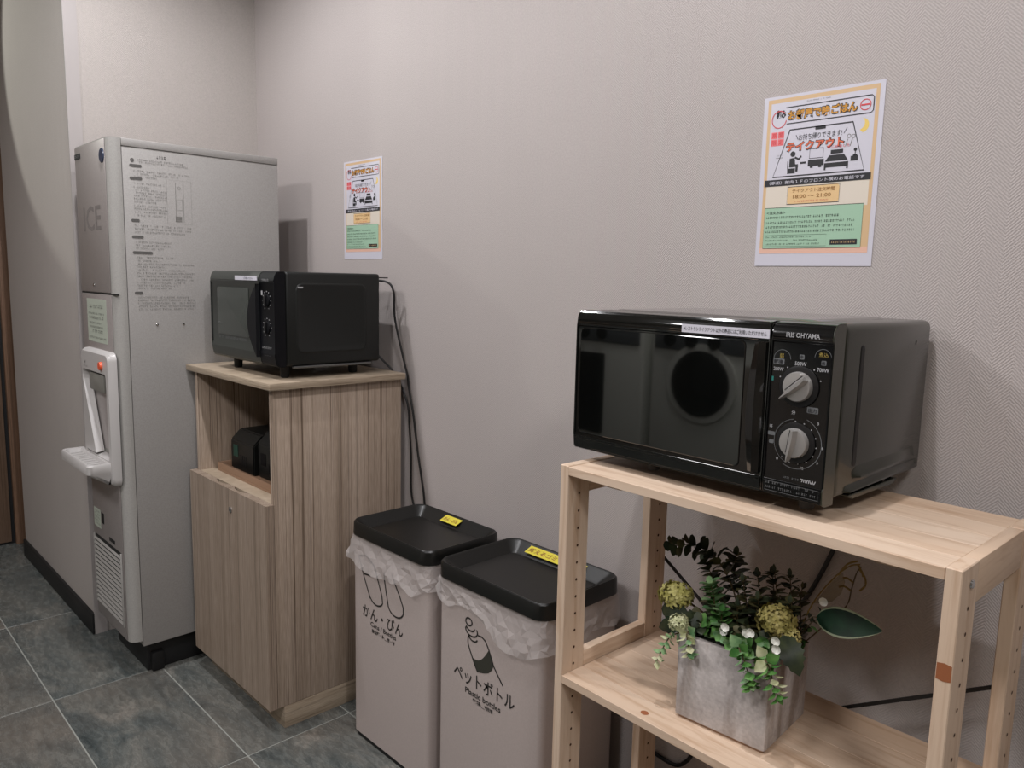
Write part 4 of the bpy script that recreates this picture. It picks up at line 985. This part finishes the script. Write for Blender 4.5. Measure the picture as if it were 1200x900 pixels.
sprig('scalloped_frond', [(-.338, -.285, .665), (-.348, -.292, .700), (-.355, -.292, .735), (-.362, -.292, .755)], 15, .016, .017, ['stem', 'lf_mint', 'lf_green'], 60, 'round', double=True, jit=.15, label='upright bright green frond of round leaves')
sprig('scalloped_frond', [(-.325, -.285, .665), (-.333, -.30, .698), (-.335, -.30, .722)], 9, .014, .015, ['stem', 'lf_green', 'lf_mint'], 61, 'round', double=True, jit=.15)
floret_ball('flower_head', (-.438, -.27, .706), .026, 110, ('lf_yg', 'stem'), 1, (1.15, .9, .8), 'yellow-green flower head at the left', (-.37, -.24, .665))
floret_ball('flower_head', (-.262, -.268, .722), .025, 110, ('lf_yg2', 'stem'), 2, (1.15, .9, .95), 'dull yellow flower head at the right', (-.28, -.24, .665))
floret_ball('flower_head', (-.238, -.27, .706), .015, 45, ('lf_yg2', 'stem'), 3, (1, .9, 1.1), None, (-.27, -.24, .665))
floret_ball('flower_head', (-.394, -.325, .690), .0155, 60, ('lf_pale', 'stem'), 4, (1, 1, .9), 'pale cream rosette over the left rim', (-.37, -.28, .67))
def hang(pts, n, ln, wd, mats, seed, tip=None, label=None):
    o = sprig('hanging_spray', pts, n, ln, wd, mats, seed, 'point', spread=.9, jit=.12, double=True, label=label, start=.15); return o
hang([(-.378, -.29, .672), (-.373, -.333, .684), (-.367, -.338, .668), (-.365, -.336, .652)], 12, .013, .009, ['stem', 'lf_pale', 'lf_mint'], 70)
hang([(-.385, -.30, .672), (-.402, -.328, .668), (-.413, -.334, .648), (-.425, -.334, .618)], 12, .012, .008, ['stem', 'lf_mint', 'lf_pale'], 71)
hang([(-.29, -.29, .672), (-.283, -.335, .694), (-.270, -.342, .680), (-.262, -.340, .658), (-.259, -.338, .646)], 13, .0145, .012, ['stem', 'lf_green', 'lf_mint'], 72, label='bright green spray hanging over the pot front')
hang([(-.262, -.28, .672), (-.242, -.335, .692), (-.230, -.342, .683), (-.224, -.342, .663), (-.216, -.340, .647)], 13, .015, .012, ['stem', 'lf_green', 'lf_pale'], 73)
r = random.Random(80)
for c in ((-.315, -.322, .706), (-.278, -.322, .716), (-.268, -.328, .722), (-.231, -.325, .722), (-.228, -.328, .712), (-.2185, -.205, .7505), (-.309, -.328, .716)):
    bm = bmesh.new(); q = LP(c)
    for k in range(5): leaf(bm, q, Vector((math.cos(k * 1.256 + c[0] * 50), -.7, math.sin(k * 1.256 + c[0] * 50))), Vector((0, -1, 0)), .0095, .0085, 0, 'petal', .25, -.2)
    link('white_flower', bm, [MT['lf_white']], t, free=True)
# curled mint leaves between them
for i, c in enumerate(((-.32, -.32, .698), (-.285, -.322, .703), (-.30, -.324, .692), (-.25, -.322, .712), (-.243, -.325, .700), (-.27, -.326, .692))):
    bm = bmesh.new(); q = LP(c)
    for k in range(6): leaf(bm, q, Vector((math.cos(k * 1.05 + i), -.5, math.sin(k * 1.05 + i))), Vector((0, -1, 0)), .015, .0115, k % 2, 'round', .3, -.3)
    link('leaf_cluster', bm, [MT['lf_green'], MT['lf_mint']], t, free=True)
def big_leaf(name, base, tip, wd, mats, up=(.5, -.8, .35), droop=.01, label=None, jag=0):
    bm = bmesh.new(); A, B = LP(base), LP(tip); d_ = (B - A); Ln = d_.length; d_.normalize(); s_ = d_.cross(Vector(up)).normalized(); n_ = s_.cross(d_).normalized()
    N_ = 12; rows = []
    for i in range(N_ + 1):
        f = i / N_; w_ = wd * .5 * (math.sin(math.pi * f ** .8) ** .75 if 0 < f < 1 else .03)
        if jag and 0 < i < N_ and i % 2: w_ *= 1 - jag
        c = A + d_ * Ln * f + n_ * (droop * math.sin(math.pi * f))
        rows.append([bm.verts.new(c + s_ * w_ * k + n_ * (abs(k) * .12 * w_ + (0))) for k in (-1, -.86, 0, .86, 1)])
    for a, b in zip(rows, rows[1:]):
        for k in range(4):
            f = bm.faces.new((a[k], a[k + 1], b[k + 1], b[k])); f.material_index = 1 if k in (0, 3) else 0; f.smooth = True
    tube_bm(bm, [LP((-.275, -.23, .672)), A - d_ * .006, A + d_ * .002], .0012, 5, 2)
    return link(name, bm, [MT[m_] for m_ in mats], t, free=True, label=label)
big_leaf('large_leaf', (-.230, -.205, .720), (-.133, -.205, .7325), .044, ['lf_deep', 'lf_edge', 'stem'], label='single large deep green leaf with pale edge pointing right')
big_leaf('broad_leaf', (-.243, -.285, .712), (-.206, -.30, .668), .040, ['lf_dark', 'lf_dark', 'stem'], jag=.22)
big_leaf('broad_leaf', (-.26, -.285, .70), (-.232, -.315, .680), .03, ['lf_dark', 'lf_dark', 'stem'], jag=.2)
big_leaf('broad_leaf', (-.405, -.28, .688), (-.462, -.275, .676), .034, ['lf_dark', 'lf_dark', 'stem'], jag=.15)
big_leaf('broad_leaf', (-.40, -.29, .684), (-.448, -.30, .655), .03, ['lf_dark', 'lf_deep', 'stem'], jag=.15)
sprig(sp, [(-.26, -.21, .668), (-.24, -.20, .705), (-.222, -.195, .722)], 14, .014, .009, ['stem', 'lf_dark', 'lf_green'], 90, 'point')
sprig(sp, [(-.258, -.19, .668), (-.262, -.19, .72), (-.262, -.19, .752)], 18, .014, .007, ['stem', 'lf_olive', 'lf_dark'], 91, 'point')
for i, pts in enumerate(([(-.262, -.2, .668), (-.24, -.2, .735), (-.213, -.2, .783), (-.190, -.2, .811), (-.174, -.2, .819)], [(-.25, -.19, .668), (-.215, -.19, .715), (-.192, -.19, .747), (-.187, -.19, .775), (-.182, -.19, .80), (-.176, -.19, .812)],
                         [(-.204, -.2, .794), (-.190, -.205, .816), (-.178, -.2, .823)], [(-.188, -.19, .772), (-.197, -.192, .776), (-.204, -.195, .774)], [(-.185, -.19, .785), (-.194, -.192, .79), (-.199, -.195, .789)], [(-.178, -.19, .808), (-.169, -.19, .797), (-.168, -.19, .786), (-.175, -.19, .776)], [(-.180, -.192, .815), (-.172, -.195, .806), (-.170, -.195, .80)])):
    bm = bmesh.new(); tube_bm(bm, smooth_path([LP(p) for p in pts], 5), .0011 if i < 2 else .0016, 5); link('twig', bm, 'stem_y' if i != 1 else 'stem', t, True, free=True)
bm = bmesh.new()
v = [bm.verts.new(LP(p)) for p in ((-.238, -.2, .738), (-.213, -.2, .781), (-.198, -.2, .800), (-.194, -.198, .785), (-.199, -.196, .765), (-.212, -.196, .748))]
bm.faces.new(v); MT['film_y'] = mat('thin_olive_film', (112, 92, 42), .5); MT['film_y'].node_tree.nodes['Principled BSDF'].inputs['Alpha'].default_value = .55
link('papery_leaf', bm, 'film_y', t, free=True)

# ================================================================== POSTERS
def poster(px, pz, seed, label):
    t = thing('poster', label, 'poster', (px + .105, -.001, pz - .297), group='takeaway dinner posters')
    y = -.0012; w, h = .210, .297
    def lay(name, mt, build, dy):
        bm = bmesh.new(); build(bm, (px, y - dy, pz - h)); return flat(name, bm, mt, t)
    box('sheet', px, px + w, -.0011, -.0003, pz - h, pz, 'paper', t)
    q = lambda x0, x1, z0, z1: (lambda bm, o: quad(bm, o, EX, EZ, x0, x1, z0, z1))
    lay('tan_border', 'p_border', q(.008, .202, .022, .292), .0001)
    lay('pink_border', 'p_pink', q(.008, .202, .022, .032), .0002)
    lay('print_field', 'paper', q(.014, .196, .145, .285), .0002)
    lay('cream_band', 'p_cream', q(.014, .196, .100, .145), .0002)
    lay('green_field', 'p_green', q(.014, .190, .031, .103), .0003)
    rn = random.Random(seed)
    def black(bm, o):
        quad(bm, o, EX, EZ, .010, .198, .141, .1525)
        quad(bm, o, EX, EZ, .138, .184, .036, .045)
        stroke(bm, o, EX, EZ, [(.042, .2755), (.190, .2755), (.1935, .272), (.1935, .251), (.190, .2475), (.045, .2475)], .0016)
        stroke(bm, o, EX, EZ, [(.025, .157), (.186, .157), (.162, .2365), (.052, .2365)], .0022, True)
        quad(bm, o, EX, EZ, .098, .116, .2315, .237)
        stroke(bm, o, EX, EZ, [(.014, .031), (.190, .031), (.190, .103), (.014, .103)], .0007, True)
        stroke(bm, o, EX, EZ, [(.055, .108), (.148, .108), (.148, .138), (.055, .138)], .001, True)
        # seated diner
        poly(bm, o, EX, EZ, arc(.0605, .1945, .0047, 0, 340, 14)); poly(bm, o, EX, EZ, [(.055, .187), (.064, .188), (.066, .1765), (.071, .1765), (.071, .164), (.067, .164), (.067, .172), (.055, .172)])
        poly(bm, o, EX, EZ, [(.064, .187), (.072, .183), (.077, .189), (.0755, .191), (.0715, .1865), (.065, .190)]); poly(bm, o, EX, EZ, [(.051, .183), (.0525, .183), (.053, .170), (.066, .170), (.066, .161), (.0645, .161), (.0645, .1665), (.0535, .1665), (.0535, .161), (.052, .161), (.0515, .170)])
        quad(bm, o, EX, EZ, .0535, .0645, .1615, .1665); quad(bm, o, EX, EZ, .075, .085, .1765, .1795)
        # television on stand
        stroke(bm, o, EX, EZ, [(.091, .184), (.115, .184), (.115, .2), (.091, .2)], .001, True); quad(bm, o, EX, EZ, .089, .117, .171, .1815); quad(bm, o, EX, EZ, .093, .098, .168, .171); quad(bm, o, EX, EZ, .108, .113, .168, .171)
        # bed
        quad(bm, o, EX, EZ, .128, .149, .188, .1945); poly(bm, o, EX, EZ, [(.126, .186), (.151, .186), (.158, .176), (.119, .176)]); quad(bm, o, EX, EZ, .118, .159, .166, .1735); quad(bm, o, EX, EZ, .118, .121, .162, .166); quad(bm, o, EX, EZ, .156, .159, .162, .166)
        # bedside lamp
        quad(bm, o, EX, EZ, .1625, .1745, .1735, .1815); poly(bm, o, EX, EZ, arc(.1695, .1915, .0028, 0, 330, 10)); quad(bm, o, EX, EZ, .1688, .1702, .181, .190); quad(bm, o, EX, EZ, .166, .173, .1815, .184)
        stroke(bm, o, EX, EZ, [(.064, .2265), (.068, .2185)], .001); stroke(bm, o, EX, EZ, [(.153, .2285), (.148, .2195)], .001)
        letter(bm, 'お持ち帰りできます!', (o[0] + .069, o[1], o[2] + .2165), EX, EZ, .01, .0, width=.076, height=.0105)
        letter(bm, '和み', (o[0] + .0245, o[1], o[2] + .258), EX, EZ, .014, .0006, width=.018, height=.015)
        tiny_text(bm, o, EX, EZ, .078, .122, .2805, .0022, rn); tiny_text(bm, o, EX, EZ, .03, .043, .193, .002, rn); stroke(bm, o, EX, EZ, [(.029, .19), (.042, .19)], .0006)
        letter(bm, '＜注文方法＞', (o[0] + .018, o[1], o[2] + .0915), EX, EZ, .006, .0001, width=.036, height=.0052)
        for z, a in ((.0835, .152), (.0745, .178), (.0665, .176), (.0585, .180)): tiny_text(bm, o, EX, EZ, .018, a, z, .0042, rn, fill=.95)
        for z, a in ((.0495, .105), (.0435, .115), (.037, .122)): tiny_text(bm, o, EX, EZ, .018, a, z, .003, rn, fill=.9)
        stroke(bm, o, EX, EZ, [(.017, .0345), (.131, .0345), (.131, .0545), (.017, .0545)], .0004, True)
    lay('black_print', 'p_ink', black, .0006)
    lay('orange_panel', 'p_orangebox', lambda bm, o: poly(bm, o, EX, EZ, rrect(.0555, .1475, .1085, .1375, .004, 3)), .0005)
    def tx(s, x, z, w_, h_, bold): return lambda bm, o: letter(bm, s, (o[0] + x, o[1], o[2] + z), EX, EZ, .02, bold, width=w_, height=h_)
    lay('heading_shadow', 'p_ink', tx('お部屋で晩ごはん', .0458, .2512, .123, .0195, .0016), .0007)
    lay('heading', 'p_gold', tx('お部屋で晩ごはん', .0475, .2528, .1196, .0163, .0007), .0009)
    lay('title_shadow', 'p_ink', tx('テイクアウト', .0466, .1982, .104, .0175, .0013), .0007)
    lay('title', 'p_orange', tx('テイクアウト', .0480, .1996, .101, .0147, .0006), .0009)
    lay('red_line', 'p_red', tx('はじめました', .122, .1975, .038, .0048, .0001), .0010)
    lay('band_lettering', 'paper', tx('（専用）館内１Ｆのフロント横のお電話です', .020, .1435, .168, .0062, .0001), .0008)
    lay('hours_heading', 'p_brown', tx('テイクアウト注文時間', .064, .1275, .076, .0068, .0002), .0008)
    lay('hours', 'p_brown', tx('18:00 ～ 21:00', .066, .1175, .068, .0066, .0002), .0008)
    def red(bm, o):
        tiny_text(bm, o, EX, EZ, .07, .13, .1108, .003, rn)
        stroke(bm, o, EX, EZ, arc(.0305, .2565, .0135, 40, 350, 20, .0145), .0014); stroke(bm, o, EX, EZ, arc(.1805, .2615, .0085, 0, 360, 18), .0013, True)
        stroke(bm, o, EX, EZ, [(.1735, .2615), (.1875, .2615)], .0025)
    lay('red_print', 'p_red', red, .0007)
    lay('pink_boxes', 'p_redbox', lambda bm, o: [quad(bm, o, EX, EZ, .0175 + i * .0125, .0290 + i * .0125, .2115 + j * .0125, .2230 + j * .0125) for i in (0, 1) for j in (0, 1)], .0004)
    for s, i, j in (('期', 0, 1), ('間', 1, 1), ('限', 0, 0), ('定', 1, 0)): lay('box_character', 'p_red', tx(s, .0190 + i * .0125, .213 + j * .0125, .0085, .0085, .0001), .0006)
    lay('moon_print', 'p_moon', lambda bm, o: poly(bm, o, EX, EZ, arc(.177, .229, .0115, 110 - 250 + 60, 65, 14) + list(reversed(arc(.171, .2325, .0105, -75, 50, 12)))), .0004)
    lay('utensil_print', 'ink_light', lambda bm, o: [stroke(bm, o, EX, EZ, [(.152, .198), (.1555, .210)], .0012), stroke(bm, o, EX, EZ, arc(.157, .2145, .003, 0, 360, 10), .001, True), stroke(bm, o, EX, EZ, [(.160, .198), (.163, .210)], .0012), stroke(bm, o, EX, EZ, arc(.1645, .2135, .0028, 0, 360, 10), .001, True)], .0004)
    if True: lay('black_tab_print', 'p_orangebox', lambda bm, o: tiny_text(bm, o, EX, EZ, .141, .181, .0385, .0038, rn, fill=.95), .0008)
poster(-.4827, 1.5525, 1, 'right poster on the wall, above the large microwave')
poster(-1.9005, 1.5704, 2, 'left poster on the wall between the ice machine and the bins, above the smaller microwave')

# ================================================================== COIN LAUNDRY opposite (seen mirrored in the microwave door)
MT['white_enamel'] = mat('white_enamel', (214, 216, 206), .3); MT['dark_glass'] = mat('dark_round_glass', (14, 15, 17), .1)
MT['panel_grey'] = mat('laundry_panel', (92, 96, 98), .4)
def machine(x0, x1, label, rect):
    yf = -2.40; t = thing('washing_machine', label, 'washing machine', ((x0 + x1) / 2, -2.7, 0), group=None)
    box('housing', x0, x1, Y_BACK + .02, yf, .02, 1.12, 'white_enamel', t, bev=.012)
    box('control_panel', x0 + .02, x1 - .02, yf - .002, yf + .008, .90, 1.00, 'panel_grey', t, bev=.004)
    cx = (x0 + x1) / 2 - .03
    if rect: bm = bmesh.new(); bbox(bm, x0 + .04, x0 + .40, yf - .002, yf + .014, .40, .84, .01, 2); link('door', bm, 'dark_glass', t, True)
    else:
        bm = bmesh.new(); D_ = lambda r_, y: [(cx + r_ * math.cos(2 * math.pi * i / 40), y, .75 + r_ * .95 * math.sin(2 * math.pi * i / 40)) for i in range(40)]
        rings(bm, [D_(.165, yf + .0), D_(.165, yf + .02), D_(.14, yf + .03)]); d_ = link('door', bm, 'dark_glass', t, True)
        bm = bmesh.new(); rings(bm, [D_(.20, yf), D_(.20, yf + .012), D_(.166, yf + .012)], False, False); link('door_ring', bm, 'white_enamel', t, True)
    for k in range(3):
        bm = bmesh.new(); c_ = x0 + .12 + k * .13; Q = lambda r_, y: [(c_ + r_ * math.cos(2 * math.pi * i / 20), y, .95 + r_ * math.sin(2 * math.pi * i / 20)) for i in range(20)]
        rings(bm, [Q(.034, yf + .006), Q(.032, yf + .022)]); link('dial', bm, 'dark_glass', t, True)
    for x in (x0 + .06, x1 - .06):
        for y in (Y_BACK + .08, yf - .06): box('foot', x - .02, x + .02, y - .02, y + .02, .0005, .022, 'black', t)
machine(-2.21, -1.53, 'white drum washing machine with a round door by the opposite wall', False)
machine(-2.93, -2.27, 'white laundry dryer with a square dark door by the opposite wall', True)
t = thing('coin_box', 'slim dark grey coin unit beside the round-door washing machine', 'coin unit', (-1.41, -2.7, 0))
box('housing', -1.50, -1.33, -3.0, -2.42, .0005, 1.10, 'panel_grey', t, bev=.006)
for k in range(4): box('coin_button', -1.47, -1.37, -2.421, -2.410, .60 + k * .09, .655 + k * .09, 'dark_glass', t, bev=.003)
